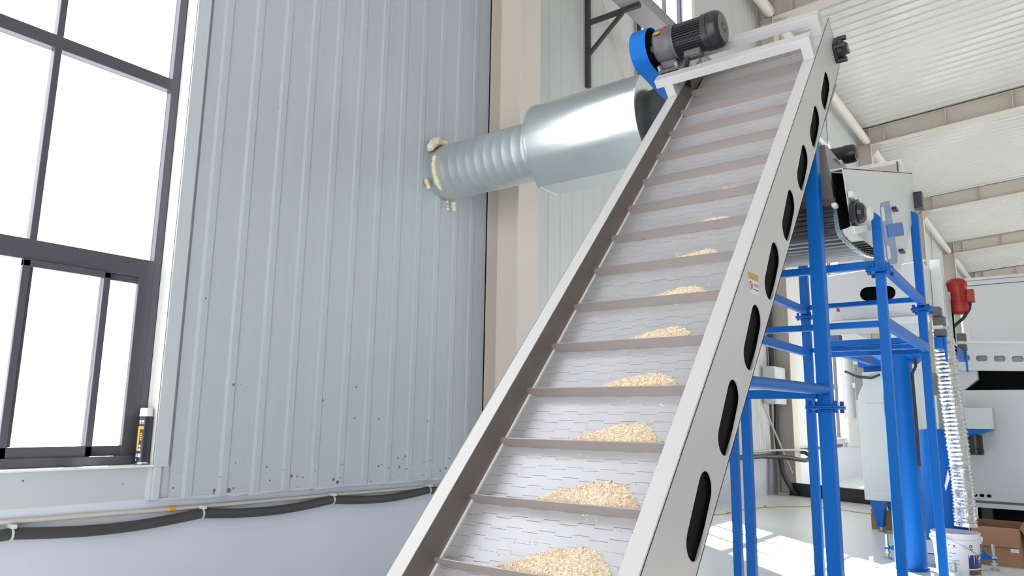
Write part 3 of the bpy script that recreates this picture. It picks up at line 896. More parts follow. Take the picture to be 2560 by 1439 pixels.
fb = thing('receiver_frame', (4.58, 1.09, 0), 'blue four-post frame carrying the receiving belt behind the inclined conveyor', 'frame')
for (x0, x1, y0, y1, zt0, zt1) in ((3.84, 3.88, .684, .726, 1.046, 1.0), (5.30, 5.345, .722, .77, 1.40, 1.36), (5.30, 5.345, 1.438, 1.495, 1.2, 1.2), (3.84, 3.88, 1.44, 1.482, 1.0, 1.0)):
    tubebox('post', x0, x1, y0, y1, FZ + .006, .727, fb)
    MB().extr([(x0, y1, .745), (x0, y0, .745), (x0, y0, zt1), (x0, y1, zt0)], (x1 - x0, 0, 0)).build('post', 'blue', fb, bevel=.0025)
    flange((x0 + x1) / 2, (y0 + y1) / 2, .729, fb)
    tubebox('foot_plate', x0 - .04, x1 + .04, y0 - .04, y1 + .04, FZ, FZ + .006, fb)
tubebox('beam', 3.842, 3.878, .728, 1.438, .752, .788, fb)
tubebox('beam', 3.842, 3.878, .728, 1.438, .465, .495, fb)
tubebox('beam', 5.303, 5.34, .772, 1.436, .790, .820, fb)
tubebox('beam', 5.303, 5.34, .772, 1.436, .490, .520, fb)
for ya, yb in ((.690, .724), (1.445, 1.478)):
    MB().extr([(3.882, ya, .755), (3.882, yb, .755), (3.882, yb, .805), (3.882, ya, .805)], (1.416, .03 if ya < 1 else 0, 0)).build('side_beam', 'blue', fb, bevel=.0025)
    MB().extr([(3.882, ya, .462), (3.882, yb, .462), (3.882, yb, .515), (3.882, ya, .515)], (1.416, .03 if ya < 1 else 0, 0)).build('side_beam', 'blue', fb, bevel=.0025)

# =================================================================== RECEIVING BELT ON THE FRAME
rb = thing('receiving_conveyor', (4.4, 1.1, H + .9), 'grey receiving belt conveyor with chain and hopper behind the blue post', 'conveyor')
outer = [(3.481, 1.158), (5.484, 1.70), (5.55, 1.51), (4.94, 1.02), (4.74, .90), (4.525, .88), (4.3, .90), (3.585, .885)]
MB().plate([outer], .004, lambda a, b_, t: V(a, .76 + t, b_)).build('side_plate', 'pale', rb)
inner = [(3.50, 1.150), (5.48, 1.69), (5.5, 1.45), (3.6, .9)]
MB().plate([inner], .004, lambda a, b_, t: V(a, .812 + t, b_)).build('inner_plate', 'black_flat', rb)  # plate coloured black for the shade in the gap between the plates
d_ = Vector((2.003, 0, .542))
MB().extr([V(3.481, .76, 1.154), V(3.481, .816, 1.154), V(3.481, .816, 1.160), V(3.481, .76, 1.160)], d_).build('top_edge', 'pale', rb)
MB().plate([[(3.6, .9), (5.5, 1.45), (5.5, 1.7), (3.5, 1.15)]], .004, lambda a, b_, t: V(a, 1.50 + t, b_)).build('side_plate', 'pale', rb)
# belt: head roller at the near end, inclined carrying run, sagging return run
path = []
for i in range(13):
    a = math.radians(105 + 165 * i / 12); path.append((3.70 + .075 * math.cos(a), .968 + .075 * math.sin(a)))
top_run = [(5.30 - 1.62 * i / 30, 1.475 - .434 * i / 30) for i in range(30)]
ret = [(3.70 + .05 * i, .893 - .09 * (.05 * i) + .19 * (.05 * i) ** 2) for i in range(1, 33)]
pth = top_run + path + ret
bl = MB(); vs = []; fs = []
fine = []
for (a, b_), (c, d) in zip(pth, pth[1:]):
    for j in range(3): fine.append((a + (c - a) * j / 3, b_ + (d - b_) * j / 3))
for i, (a, b_) in enumerate(fine):
    k = (.007 if (i // 2) % 2 else 0)
    if i < len(fine) - 1:
        tx, tz = fine[i + 1][0] - a, fine[i + 1][1] - b_
    ln = math.hypot(tx, tz) or 1
    vs += [V(a - tz / ln * -k, .845, b_ + tx / ln * -k), V(a - tz / ln * -k, 1.49, b_ + tx / ln * -k)]
for i in range(len(fine) - 1): fs.append((2 * i, 2 * i + 1, 2 * i + 3, 2 * i + 2))
bl.add(vs, fs).build('mesh_belt', 'mesh_belt', rb)
MB().cyl((3.70, .84, .968), (3.70, 1.5, .968), .066, 24).build('head_roller', 'brush', rb, smooth=40)
ch = MB()
for i in range(len(fine) - 1):
    if i < 84 or i % 2: continue
    a, b_ = fine[i]; c, d = fine[min(i + 2, len(fine) - 1)]
    for yy in ((.822, .826), (.838, .842)):
        ch.beam((a, sum(yy) / 2 + (.002 if i % 4 else -.002), b_), (c, sum(yy) / 2 + (.002 if i % 4 else -.002), d), .014, .003, up=(0, 1, 0.001))
    ch.cyl((a, .820, b_), (a, .845, b_), .0075, 8)
ch.build('drive_chain', 'zinc', rb)
# bearing with its bracket and clear cap
bb = MB().plate([[(3.52, .91), (3.58, .90), (3.68, .95), (3.70, 1.03), (3.63, 1.045), (3.53, .99)]], -.025, lambda a, b_, t: V(a, .758 + t, b_))
bb.lathe(V(3.612, .733, .972), (0, -1, 0), [(0, .05), (.02, .046), (.03, .03)], 18)
bbo = bb.build('bearing', 'black', rb, bevel=.003)
MB().lathe(V(3.66, .703, .975), (0, -1, 0), [(0, .034), (.012, .034), (.02, .024), (.022, .008)], 18).build('bearing_cap', 'sticker_white', bbo, smooth=40)
MB().plate([[(3.50, .885), (3.98, 1.0), (3.99, .975), (3.56, .86)]], -.02, lambda a, b_, t: V(a, .757 + t, b_)).build('bracket', 'white', rb, bevel=.002)
MB().box(3.53, 3.60, .735, .757, 1.03, 1.06).build('bracket', 'white', rb, bevel=.003)
MB().box(3.49, 3.53, .80, .822, .985, 1.005).build('bracket', 'white', rb, bevel=.003)
# blue trim on the side plate
MB().plate([[(4.30, 1.185), (4.32, 1.2), (4.55, 1.27), (4.567, 1.255), (4.609, 1.145), (4.682, .97), (4.66, .93), (4.577, .905), (4.40, .87), (4.323, .991), (4.281, 1.139)]], -.002, lambda a, b_, t: V(a, .7595 + t, b_)).build('blue_film', 'blue_haze', rb)
MB().plate([[(4.40, 1.095), (4.90, 1.222), (4.93, 1.21), (4.945, 1.155), (4.92, 1.143), (4.44, 1.03)]], -.002, lambda a, b_, t: V(a, .757 + t, b_)).build('blue_square', 'blue', rb)
for q in ([(4.286, 1.167), (4.365, 1.186), (4.381, 1.112), (4.29, 1.091)], [(4.361, .968), (4.442, .984), (4.46, .912), (4.367, .895)]):
    MB().plate([q], -.0015, lambda a, b_, t: V(a, .757 + t, b_)).build('white_label', 'sticker_white', rb)
for a, b_ in ((4.62, 1.243), (4.74, 1.015)):
    MB().box(a, a + .07, .735, .76, b_ - .008, b_ + .01).build('clip', 'black', rb, bevel=.003)
MB().plate([rrect(5.45, 5.53, 1.44, 1.56, .015)], -.05, lambda a, b_, t: V(a, .76 + t, b_)).build('bearing', 'black', rb, bevel=.003)
# hopper under the head of the inclined conveyor
hp = MB()
hp.extr([V(3.72, .89, 1.375), V(3.72, 1.50, 1.375), V(3.72, 1.49, 1.09), V(3.72, .862, 1.09)], (.003, 0, 0))
hp.extr([V(3.723, .89, 1.375), V(3.76, .887, 1.382), V(4.25, .85, 1.30), V(4.25, .85, 1.20), V(3.723, .862, 1.09)], (0, .003, 0))
hp.extr([V(3.72, 1.497, 1.375), V(4.25, 1.497, 1.30), V(4.25, 1.497, 1.20), V(3.72, 1.49, 1.09)], (0, .003, 0))
hp.build('hopper', 'hopper', rb)
MB().box(3.70, 3.73, .85, 1.49, 1.05, 1.09).build('hopper_lip', 'inox_dark', rb)
# second motor behind the hopper, axis across the belt
m2 = MB().lathe(V(5.0, 1.0, 1.75), (0, 1, 0), [(0, .04), (.004, .052), (.02, .060), (.07, .062), (.072, .058), (.16, .058), (.165, .05)], 28)
m2.build('motor', 'black', rb, smooth=35)
MB().lathe(V(5.0, .9985, 1.75), (0, 1, 0), [(0, .04), (.002, .04)], 24).build('motor_grille', 'greyblock', rb)
MB().box(4.93, 5.07, 1.08, 1.18, 1.50, 1.70).build('motor_mount', 'pale', rb, bevel=.004)
cvb = MB().box(5.40, 5.43, .812, 1.30, 1.60, 1.787).box(5.43, 5.47, .80, 1.32, 1.58, 1.78).build('top_cover', 'white', rb, bevel=.003)
MB().box(5.392, 5.399, .835, 1.02, 1.66, 1.757).build('cover_window', 'pinkish', cvb)
MB().box(5.385, 5.399, .826, .835, 1.64, 1.77).build('cover_slot', 'greyblock', cvb)
sp = MB(); rn = random.Random(5)
vs = [V(3.85, .87, 1.34), V(4.2, .87, 1.31), V(4.2, 1.3, 1.33), V(3.85, 1.3, 1.35), V(4.03, 1.0, 1.40)]
sp.add(vs, [(0, 1, 4), (1, 2, 4), (2, 3, 4), (3, 0, 4), (3, 2, 1, 0)])
tag(sp.build('grain_heap', 'straw_dust'), 'small heap of tan grain topping the hopper of the receiving conveyor', 'grain', kind='stuff')

# =================================================================== VIBRATING SCREEN AND ITS STAND
vsn = thing('vibrating_screen', (7.2, 1.24, H + .7), 'white vibrating screen box with oval opening on blue stand', 'screen')
front = [(.88, .85), (.88, 1.285), (1.62, 1.235), (1.62, .85)]
MB().plate([front, obround((1.145, 1.055), (1.295, 1.06), .058, 8)], .006, lambda a, b_, t: V(6.5 + t, a, b_)).build('front_panel', 'white', vsn)
MB().box(6.55, 6.56, .9, 1.6, .87, 1.22).build('dark_interior', 'black_flat', vsn)  # black sheet painted for the shade behind the oval opening
MB().box(6.506, 8.0, .88, .886, .85, 1.28).build('side_panel', 'white', vsn)
MB().box(6.506, 8.0, 1.614, 1.62, .85, 1.24).build('side_panel', 'white', vsn)
MB().box(6.506, 8.0, .886, 1.614, 1.22, 1.228).build('lid', 'white', vsn)
MB().extr([(6.495, .86, 1.288), (6.495, 1.64, 1.238), (6.495, 1.64, 1.25), (6.495, .86, 1.30)], (.05, 0, 0)).build('top_lip', 'white', vsn)
MB().box(6.47, 6.5, .86, 1.64, .80, .85).build('front_channel', 'white', vsn, bevel=.004)
MB().box(6.49, 6.50, .87, 1.62, .735, .80).build('front_channel', 'pale', vsn)
MB().extr([V(6.494, .93, .86), V(6.494, 1.50, .86), V(6.494, 1.52, .97)], (.004, 0, 0)).build('gusset', 'pale', vsn)
MB().add([V(6.4955, 1.54, .93), V(6.4955, 1.475, .93), V(6.4955, 1.475, .965), V(6.4955, 1.54, .965)], [(0, 1, 2, 3)]).build('red_label', 'red_label', vsn)
# side columns of the screen body
MB().box(6.86, 6.95, .80, .878, .88, 1.36).build('side_channel', 'white', vsn, bevel=.004)
MB().extr([V(6.95, .80, 1.25), V(7.5, .80, 1.0), V(7.5, .80, .66), V(7.0, .80, .88)], (0, .076, 0)).build('side_chute', 'pale', vsn, bevel=.004)
MB().box(7.3, 7.42, .80, .878, .62, 1.15).build('side_channel', 'white', vsn, bevel=.004)
def spring(x0, y, z):
    s_ = MB().box(x0, x0 + .1, y - .06, y + .02, z, z + .055).build('spring_block', 'greyblock', vsn, bevel=.004)
    MB().box(x0 + .01, x0 + .09, y - .045, y + .005, z + .055, z + .085).build('steel_shim', 'white', s_)
    MB().box(x0, x0 + .1, y - .06, y + .02, z + .087, z + .155).build('rubber_block', 'greyblock', s_, bevel=.004)
for a, y in ((6.62, .84), (7.95, .84), (6.62, 1.62)): spring(a, y, .70)
MB().box(6.6, 6.72, .80, .86, .86, .93).build('spring_block', 'greyblock', vsn, bevel=.004)
# red vibration motor
rm = thing('vibration_motor', (7.4, .75, H + .96), 'red vibration motor with black cable on the side of the white screen', 'motor')
RA = V(7.4, .75, .965); RD = V(.05, .03, 1).normalized()
MB().lathe(RA, RD, [(0, .05), (.01, .068), (.035, .08), (.06, .083), (.065, .079), (.24, .079), (.245, .083), (.27, .082), (.295, .07), (.31, .045)], 28).build('motor_shell', 'red', rm, smooth=35)
for k in range(5):
    MB().lathe(RA + RD * (.09 + k * .017), RD, [(0, .079), (.002, .0835), (.006, .0835), (.008, .079)], 28, False, False).build('fin', 'red', rm)
MB().box(7.37, 7.45, .825, .86, 1.02, 1.24).build('foot', 'red', rm, bevel=.004)
MB().box(7.36, 7.44, .63, .685, 1.06, 1.17).build('terminal_box', 'red', rm, bevel=.005)
MB().tube([V(7.4, .665, 1.06), V(7.39, .675, 1.0), V(7.39, .72, .93), V(7.4, .80, .86), V(7.4, .86, .80), V(7.4, .93, .70)], .013, 8).build('cable', 'rubber', rm, smooth=60)

stand = thing('screen_stand', (7.0, 1.2, 0), 'blue stand with round column and stacked beams under the white screen', 'stand')
for k, (a, b_) in enumerate(((.645, .69), (.602, .64), (.558, .597))):
    tubebox('beam', 6.50 + .012 * k, 6.56 + .012 * k, .90, 1.66, a, b_, stand)
for y in (.80, 1.60):
    tubebox('side_beam', 6.60, 8.1, y, y + .06, .60, .69, stand)
for a, y in ((6.63, .785), (7.96, .785)):
    MB().extr([V(a, y, .695), V(a + .08, y, .695), V(a + .05, y, .50), V(a + .02, y, .50)], (0, .014, 0)).build('gusset', 'blue', stand)
MB().extr([V(6.48, .92, .557), V(6.48, 1.30, .557), V(6.56, 1.22, .50), V(6.56, 1.0, .50)], (.15, 0, -.008)).build('cap_plate', 'blue', stand)
MB().lathe(V(6.58, 1.135, FZ + .09), (0, 0, 1), [(0, .125), (.012, .125), (.014, .112), (1.63, .112)], 32).build('column', 'blue', stand, smooth=40)
MB().tube([V(6.5, .985, .52), V(6.49, .985, .46), V(6.47, 1.01, .40), V(6.47, 1.008, .0), V(6.47, 1.012, -.3)], .011, 8).build('cable', 'rubber', stand, smooth=60)
bp = MB().extr([V(6.0, .87, FZ + .075), V(6.74, .82, FZ + .075), V(6.78, 1.30, FZ + .075), V(6.0, 1.5, FZ + .075)], (0, 0, .014)).build('base_plate', 'plate', stand)
for (a, y) in ((6.69, .865), (6.50, 1.40), (6.10, .92)):
    MB().cyl((a, y, FZ), (a, y, FZ + .16), .016, 10).build('levelling_bolt', 'zinc', bp)
    MB().cyl((a, y, FZ), (a, y, FZ + .012), .035, 12).build('bolt_foot', 'zinc', bp)
# tapered base arms with levelling bolts
arm = [(.66, FZ + .10), (.70, FZ + .10), (.78, FZ + .175), (1.38, FZ + .165), (1.46, FZ + .10), (1.50, FZ + .10), (1.50, FZ + .088), (1.40, FZ + .085), (.80, FZ + .085), (.66, FZ + .088)]
MB().plate([arm], .06, lambda a, b_, t: V(7.48 + t, a, b_)).build('base_arm', 'blue', stand)
MB().extr([V(7.30, 1.0, FZ + .12), V(7.30, 1.25, FZ + .12), V(7.50, 1.25, FZ + .19), V(7.50, 1.0, FZ + .19)], (0, 0, .006)).build('base_cover', 'plate', stand)
for y in (.68, 1.48):
    bo_ = MB().cyl((7.51, y, FZ + .006), (7.51, y, FZ + .21), .013, 10).build('levelling_bolt', 'zinc', stand)
    MB().cyl((7.51, y, FZ), (7.51, y, FZ + .014), .036, 14).build('bolt_foot', 'zinc', bo_)
    MB().cyl((7.51, y, FZ + .05), (7.51, y, FZ + .066), .024, 6).build('nut', 'zinc', bo_)
    MB().cyl((7.51, y, FZ + .1), (7.51, y, FZ + .115), .024, 6).build('nut', 'zinc', bo_)
dr = thing('blue_drum', (8.35, 1.12, 0), 'tall blue drum standing behind the crinkled foil hose', 'drum')
MB().lathe(V(8.35, 1.12, FZ + .0), (0, 0, 1), [(0, .2), (.03, .2), (.06, .185), (.66, .185), (.664, .189), (.674, .189), (.678, .185), (1.1, .185), (1.13, .17), (1.14, .1)], 36).build('drum_shell', 'blue', dr, smooth=35)
MB().cyl((8.35, 1.12, -.03), (8.35, 1.12, .30), .06, 16).build('neck', 'zinc', dr, smooth=40)

# =================================================================== FOIL HOSE
ctr = [(.845, .80), (.835, .70), (.825, .5), (.815, .21), (.802, 0), (.79, -.26), (.785, -.5), (.79, -.73)]
def lerp_path(z):
    for (ya, za), (yb, zb_) in zip(ctr, ctr[1:]):
        if za >= z >= zb_: return ya + (yb - ya) * (za - z) / (za - zb_)
    return ctr[-1][0]
pth, rad = [], []
z = .80; i = 0; rn = random.Random(3)
while z > -.73:
    pth.append(V(6.9 + .012 * math.sin(z * 5), lerp_path(z), z))
    rad.append((.082 if i % 2 else .071) + rn.uniform(-.003, .003) - (.012 if z > .66 else 0)); z -= .0165 if z > -.3 else .013; i += 1
hose = thing('foil_hose', (6.9, .79, H - .73), 'crinkled silver foil hose hanging from the white screen above the bucket', 'hose')
MB().tube(pth, rad, 28).build('hose_wall', 'foil', hose, smooth=25)
MB().lathe(V(6.905, .79, -.73), (0, 0, -1), [(0, .079), (.025, .081), (.03, .079)], 28, False, True).build('hose_cuff', 'foil', hose, smooth=30)
MB().extr([V(6.85, .872, -.33), V(6.85, .865, -.40), V(6.85, .90, -.50), V(6.85, .905, -.46)], (.004, 0, 0)).build('tape_strip', 'strip', hose)

# =================================================================== PALE CABINET, LEFT OF THE COLUMN
cbn = thing('pale_cabinet', (9.6, 1.6, 0), 'pale grey machine cabinet with blue tapered leg behind the blue posts', 'cabinet')
pts = [(2.01, -.82), (2.01, .33), (1.95, .46), (1.95, .60), (1.3, .62), (1.3, -.82)]
MB().plate([pts], .9, lambda a, b_, t: V(9.2 + t, a, b_)).build('cabinet_body', 'pale', cbn, bevel=.01)
MB().box(9.194, 9.2, 1.42, 1.93, -.70, .25).build('door', 'pale', cbn, bevel=.003)
MB().extr([V(9.22, 1.965, -.822), V(9.22, 1.815, -.822), V(9.22, 1.845, -1.10), V(9.22, 1.905, -1.10)], (.16, 0, 0)).build('leg', 'blue', cbn, bevel=.004)
MB().extr([V(10.0, 1.965, -.822), V(10.0, 1.815, -.822), V(10.0, 1.845, -1.10), V(10.0, 1.905, -1.10)], (.1, 0, 0)).build('leg', 'blue', cbn, bevel=.004)
MB().extr([V(9.9, 1.47, -.822), V(9.9, 1.32, -.822), V(9.9, 1.355, -1.10), V(9.9, 1.41, -1.10)], (.1, 0, 0)).build('leg', 'blue', cbn, bevel=.004)
for a, y in ((9.3, 1.875), (10.05, 1.875), (9.95, 1.38)):
    MB().lathe(V(a, y, FZ), (0, 0, 1), [(0, .05), (.01, .05), (.022, .02), (.066, .018)], 14).build('levelling_foot', 'zinc', cbn)
MB().box(9.25, 9.65, 1.72, 2.0, .665, .80).box(9.3, 9.6, 1.78, 1.95, .605, .665).build('inlet_box', 'blue', cbn, bevel=.004)
MB().box(9.6, 9.9, 2.02, 2.12, .30, .72).build('rear_duct', 'hopper', cbn)
MB().tube([V(9.3, 2.15, .62), V(9.2, 2.0, .55), V(9.18, 1.85, .53), V(9.1, 1.75, .56)], .014, 8).build('hose', 'rubber', cbn, smooth=60)
fx = []; rr_ = []
for i in range(40): fx.append(V(10.2, 2.33, .95 - i * .03)); rr_.append(.075 if i % 2 else .067)
fx = fx[:30]; rr_ = rr_[:30]
MB().tube(fx, rr_, 18).build('white_hose', 'white', cbn, smooth=30)
MB().beam((10.05, 2.0, .5), (10.2, 2.3, .5), .06, .06).build('hose_bracket', 'pale', cbn)

# =================================================================== GREY MACHINE ON THE RIGHT
gm = thing('slotted_machine', (10.2, .2, 0), 'large pale grey machine with a slotted top rail at the right', 'machine')
MB().box(9.6, 11.0, -1.5, 1.06, -.85, .40).build('lower_cabinet', 'pale', gm, bevel=.008)
MB().box(9.594, 9.6, -1.5, 1.06, -.80, -.775).build('plinth_seam', 'greyblock', gm)
MB().box(9.75, 10.9, -1.5, 1.02, .40, .64).build('dark_gap', 'black_flat', gm)  # black block fills the opening in place of its shade
MB().extr([V(9.6, 1.06, .40), V(9.6, 1.0, .40), V(9.6, .86, .52), V(9.6, .86, .63), V(9.6, 1.06, .63)], (.15, 0, 0)).build('end_bracket', 'pale', gm)
slots = []
for k in range(14):
    c = .963 - .1625 * k; zc = .752 - .01 * k
    slots.append(rrect(c - .052, c + .052, zc - .032, zc + .032, .022, 3))
rail = [(1.08, .62), (1.08, .925), (-1.5, .76), (-1.5, .52)]
MB().plate([rail] + slots, .006, lambda a, b_, t: V(9.55 + t, a, b_)).build('slotted_rail', 'pale', gm)
MB().extr([V(9.53, 1.08, .925), V(9.56, 1.08, .925), V(9.56, 1.08, .95), V(9.53, 1.08, .95)], (0, -2.58, -.165)).build('rail_flange', 'white', gm)
MB().extr([V(9.62, 1.08, .62), V(9.62, -1.5, .52), V(9.62, -1.5, .76), V(9.62, 1.08, .925)], (.006, 0, 0)).build('rail_back', 'hopper', gm)
MB().box(9.38, 9.594, .735, 1.05, -.02, .205).build('motor_box', 'pale', gm, bevel=.006)
MB().extr([V(9.38, 1.05, -.022), V(9.38, .735, -.022), V(9.38, .84, -.06), V(9.38, 1.05, -.11)], (.2, 0, 0)).build('motor_hopper', 'blue', gm, bevel=.003)
MB().lathe(V(9.45, .93, -.08), (0, .0, -1), [(0, .075), (.15, .075), (.155, .08), (.2, .08), (.21, .07)], 22).build('motor', 'black', gm, smooth=35)
for y in (.986, .923, .858):
    MB().plate([obround((y - .006, -.722), (y + .006, -.722), .016, 6)], .006, lambda a, b_, t: V(9.596 + t - .004, a, b_)).build('port_hole', 'black_flat', gm)
for a, y in ((9.75, .9), (10.85, .9), (9.75, -1.3), (10.85, -1.3)):
    MB().box(a - .05, a + .05, y - .05, y + .05, FZ, -.85).build('leg', 'floor_beam', gm, bevel=.004)
MB().box(9.85, 10.95, -1.45, 1.0, FZ + .03, -.852).build('under_shade_block', 'black_flat', gm)  # black block added for the deep shade under the machine

wcb = thing('white_cabin', (15, .1, 0), 'big white panelled cabin behind the slotted grey machine', 'cabin')
MB().box(13.0, 18, -4.5, 1.23, FZ, 2.19).build('cabin_body', 'white', wcb, bevel=.01)
MB().box(12.99, 18.01, -4.51, 1.24, 2.11, 2.118).build('panel_seam', 'greyblock', wcb)
MB().extr([V(12.97, 1.26, 2.19), V(12.97, -4.52, 2.19), V(12.97, -4.52, 2.23), V(12.97, 1.26, 2.23)], (5.06, 0, 0)).build('roof_edge', 'white', wcb)
MB().box(12.985, 13.0, -4.4, .9, FZ + .1, 1.13).build('dark_doorway', 'black_flat', wcb)

# =================================================================== THINGS ON THE FLOOR
# bucket
bk = thing('bucket', (6.95, .872, 0), 'white plastic paint bucket with navy label standing under the foil hose', 'bucket')
BC = V(6.95, .872, FZ)
RB0, RB1, BH = .148, .165, .352
MB().lathe(BC, (0, 0, 1), [(0, RB0 - .01), (.006, RB0), (BH - .075, RB1 - .003), (BH - .073, RB1 + .008), (BH - .045, RB1 + .008), (BH - .043, RB1 - .001), (BH - .012, RB1), (BH - .01, RB1 + .006), (BH, RB1 + .006),
                            (BH, RB1 - .004), (BH - .05, RB1 - .007), (.012, RB0 - .006)], 48).build('bucket_wall', 'bucket', bk, smooth=35)
def on_b(u, z, lift=.0008):
    a = math.radians(187 + u); r = RB0 + (RB1 - RB0) * z / BH + lift
    return BC + V(r * math.cos(a), r * math.sin(a), z)
def b_patch(u0, u1, z0, z1, m, name, lift=.0008):
    n = 6; vs = []
    for z in (z0, z1): vs += [on_b(u0 + (u1 - u0) * i / n, z, lift) for i in range(n + 1)]
    return MB().add(vs, [(i, i + 1, n + 2 + i, n + 1 + i) for i in range(n)]).build(name, m, bk)
b_patch(28, 95, .10, .20, 'navy', 'navy_label'); b_patch(28, 95, .05, .09, 'brown_print', 'brown_label'); b_patch(28, 95, .0, .045, 'navy', 'navy_label')
b_patch(60, 80, .165, .18, 'sticker_white', 'label_mark', .0014); b_patch(58, 82, .148, .152, 'sticker_white', 'label_mark', .0014)
lg = MB()
for k in range(12):
    a0 = 2 * math.pi * k / 12; a1 = 2 * math.pi * (k + 1) / 12
    lg.add([on_b(36 + 5 * math.cos(a0), .262 + .012 * math.sin(a0)), on_b(36 + 5 * math.cos(a1), .262 + .012 * math.sin(a1)), on_b(36 + 2.3 * math.cos(a1), .262 + .006 * math.sin(a1)), on_b(36 + 2.3 * math.cos(a0), .262 + .006 * math.sin(a0))], [(0, 1, 2, 3)])
lg.build('logo_ring', 'navy', bk)
b_patch(33, 40, .268, .274, 'red_label', 'logo_dot', .0014); b_patch(31, 36, .236, .244, 'navy', 'logo_word'); b_patch(37, 42, .236, .244, 'navy', 'logo_word')
b_patch(-20, -14, .266, .270, 'navy', 'small_mark'); b_patch(-8, -3, .258, .268, 'ink', 'small_mark'); b_patch(-11, 1, .250, .252, 'ink', 'small_mark')
for k, (u0, u1) in enumerate(((-20, -2), (-30, -12), (-26, 6), (-24, 4), (-20, 0))):
    b_patch(u0, u1, .205 - k * .026, .208 - k * .026, 'ink', 'print_line')
hd_ = [on_b(-22, .325, .012)] + [on_b(-22 + 78 * i / 8, .325 - .125 * i / 8, .012) for i in range(1, 9)] + [on_b(72, .21, .012), on_b(86, .29, .014)]
MB().tube(hd_, .003, 6).build('handle_wire', 'zinc', bk, smooth=60)
for u in (-88, 88):
    MB().lathe(on_b(u, .31, -.002), on_b(u, .31, 1) - on_b(u, .31, 0), [(0, .02), (.012, .02), (.02, .014)], 12).build('handle_ear', 'bucket', bk)

def carton(name, x0, x1, y0, y1, z1, label, flaps):
    r = thing(name, ((x0 + x1) / 2, (y0 + y1) / 2, 0), label, 'box', 'brown cartons on the floor')
    t_ = .005
    MB().box(x0, x0 + t_, y0, y1, FZ, z1).build('front_wall', 'card', r)
    MB().box(x1 - t_, x1, y0, y1, FZ, z1).build('rear_wall', 'card_in', r)
    MB().box(x0 + t_, x1 - t_, y0, y0 + t_, FZ, z1).build('side_wall', 'card', r)
    MB().box(x0 + t_, x1 - t_, y1 - t_, y1, FZ, z1).build('side_wall', 'card', r)
    MB().box(x0 + t_, x1 - t_, y0 + t_, y1 - t_, FZ, FZ + t_).build('bottom', 'card_in', r)
    if flaps:
        MB().extr([V(x0, y0 + .01, z1), V(x0, y1 - .01, z1), V(x0 - .05, y1 - .01, z1 - .15), V(x0 - .05, y0 + .01, z1 - .15)], (-.004, 0, -.001)).build('flap', 'card', r)
        MB().extr([V(x0 + .02, y0, z1), V(x1 - .02, y0, z1), V(x1 - .02, y0 - .09, z1 - .17), V(x0 + .02, y0 - .09, z1 - .17)], (0, -.004, -.002)).build('flap', 'card', r)
        MB().extr([V(x0 + .02, y1, z1), V(x1 - .02, y1, z1), V(x1 - .02, y1 + .03, z1 - .12), V(x0 + .02, y1 + .03, z1 - .12)], (0, .004, -.001)).build('flap', 'card_in', r)
        MB().box(x0 - .002, x0, y0 + .02, y0 + .08, FZ + .12, FZ + .15).build('tape', 'strip', r)
    else:
        MB().extr([V(x0, y0 + .01, z1), V(x0, y1 - .01, z1), V(x0 - .04, y1 - .01, z1 + .06), V(x0 - .04, y0 + .01, z1 + .06)], (-.004, 0, .001)).build('flap', 'card', r)
        MB().box(x0 - .002, x0, y0 + .08, y0 + .12, FZ + .05, FZ + .09).build('print_patch', 'card_in', r)
    return r
carton('cardboard_box', 7.8, 8.42, .50, .855, -.845, 'open brown cardboard box beside the white bucket', True)
carton('cardboard_box', 9.5, 9.8, 1.62, 2.02, -1.0, 'low brown cardboard box behind the blue tapered leg', False)

fbm = thing('floor_beam', (12.6, 3.4, 0), 'long black steel beam lying on the floor by the wall', 'beam')
q0, q1 = V(13.0, 4.0, FZ), V(12.1, 2.0, FZ)
dd = (q1 - q0); nn = Vector((-dd.y, dd.x, 0)).normalized() * .09
MB().extr([q0, q0 + nn, q0 + nn + V(0, 0, .2), q0 + V(0, 0, .2)], dd).build('beam_web', 'floor_beam', fbm)
MB().extr([q0 - nn * .3, q0 + nn * 1.3, q0 + nn * 1.3 + V(0, 0, .012), q0 - nn * .3 + V(0, 0, .012)], dd).build('beam_flange', 'floor_beam', fbm)
rope = [(9.115, 3.979), (9.387, 3.87), (9.653, 3.772), (9.958, 3.824), (10.251, 3.778), (10.748, 3.673), (11.042, 3.515), (11.365, 3.192), (11.225, 2.727), (11.015, 2.378), (11.286, 2.162), (11.6, 1.9)]
rp_ = thing('floor_cord', (10.5, 3.5, 0), 'thin yellow cord lying on the pale floor behind the blue leg', 'cord')
MB().tube([V(a, b_, FZ + .006) for a, b_ in rope], .006, 6).build('cord', 'rope', rp_, smooth=60)
for a, b_ in ((9.66, 3.78), (10.76, 3.66)):
    MB().add(*blob(V(a, b_, FZ + .02), .022, (1.6, 1, .7), 9)).build('knot', 'rope', rp_)

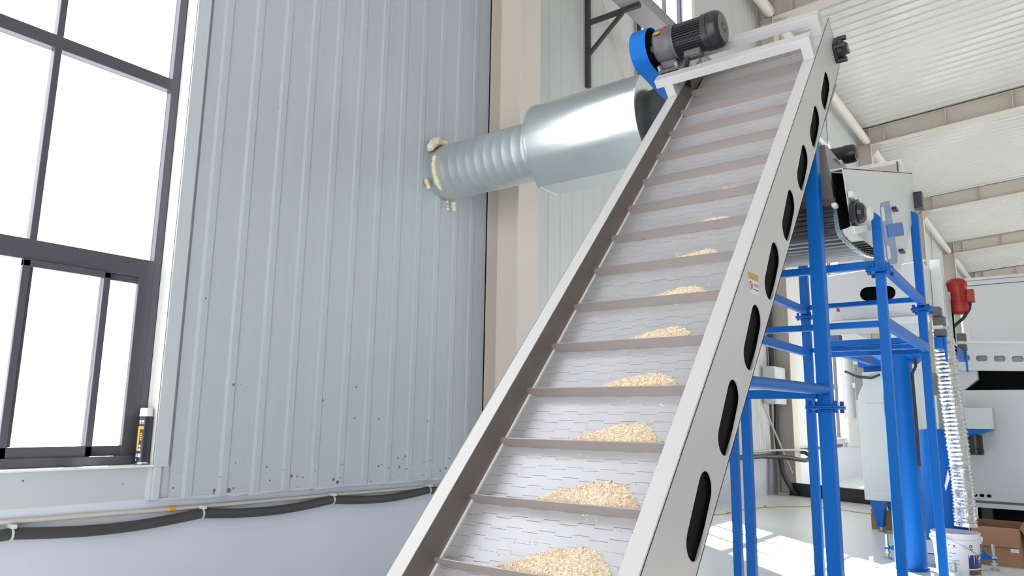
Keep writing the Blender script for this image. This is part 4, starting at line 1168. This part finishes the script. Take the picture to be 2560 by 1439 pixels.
# =================================================================== ON THE FAR COLUMN
eb = thing('electrical_box', (12.75, 4.15, H + .33), 'pale grey electrical box on the far cream column beside the wall', 'box')
MB().box(12.46, 13.05, 3.99, 4.186, .33, .95).build('box_body', 'pale', eb, bevel=.006)
MB().box(12.48, 13.03, 3.984, 3.99, .35, .93).build('box_door', 'pale', eb, bevel=.003)
ec = thing('column_cables', (12.95, 4.1, 0), 'black cables running from the electrical box down the far column to the floor', 'cable')
for k, dx in enumerate((0, .05, .1)):
    MB().tube([V(12.80 + dx, 4.10, .33), V(12.78 + dx * 1.3, 4.12, -.14), V(12.82 + dx, 4.10, -.48), V(12.80 + dx, 4.05, -.8), V(12.82 + dx, 3.93, -1.05), V(12.86 + dx, 3.85, -1.14)], .028, 8).build('cable', 'rubber', ec, smooth=60)
MB().tube([V(12.80, 4.12, .95), V(12.80, 4.13, 1.8), V(12.82, 4.13, 2.6)], .06, 8).build('riser_cable', 'cable_sleeve', ec, smooth=60)
tag(MB().cyl((12.17, 4.1, .31), (13.02, 3.95, -.80), .014, 8).build('stay_rod', 'conduit', smooth=60), 'thin white stay rod slanting down in front of the electrical box', 'rod')
lc = thing('looped_cable', (12.5, 4.0, H - .55), 'grey cable sleeve looping round the far cream column', 'cable')
MB().tube([V(8.6, 4.22, -.54), V(10.2, 4.22, -.517), V(11.3, 4.20, -.515), V(12.1, 4.14, -.515), V(12.6, 3.95, -.53), V(12.86, 3.76, -.575), V(12.98, 3.72, -.59), V(13.1, 3.70, -.58), V(13.35, 3.72, -.53), V(13.42, 3.85, -.47), V(13.5, 4.16, -.46), V(14.5, 4.22, -.46), V(17.5, 4.22, -.44)], .034, 8).build('sleeve', 'cable_sleeve', lc, smooth=60)
MB().tube([V(8.6, 4.235, -.47), V(11.5, 4.235, -.455), V(12.5, 4.15, -.43), V(12.9, 3.86, -.42), V(13.3, 3.78, -.43), V(13.44, 3.86, -.45), V(13.5, 4.18, -.42), V(17.5, 4.235, -.40)], .018, 8).build('conduit', 'conduit', lc, smooth=60)
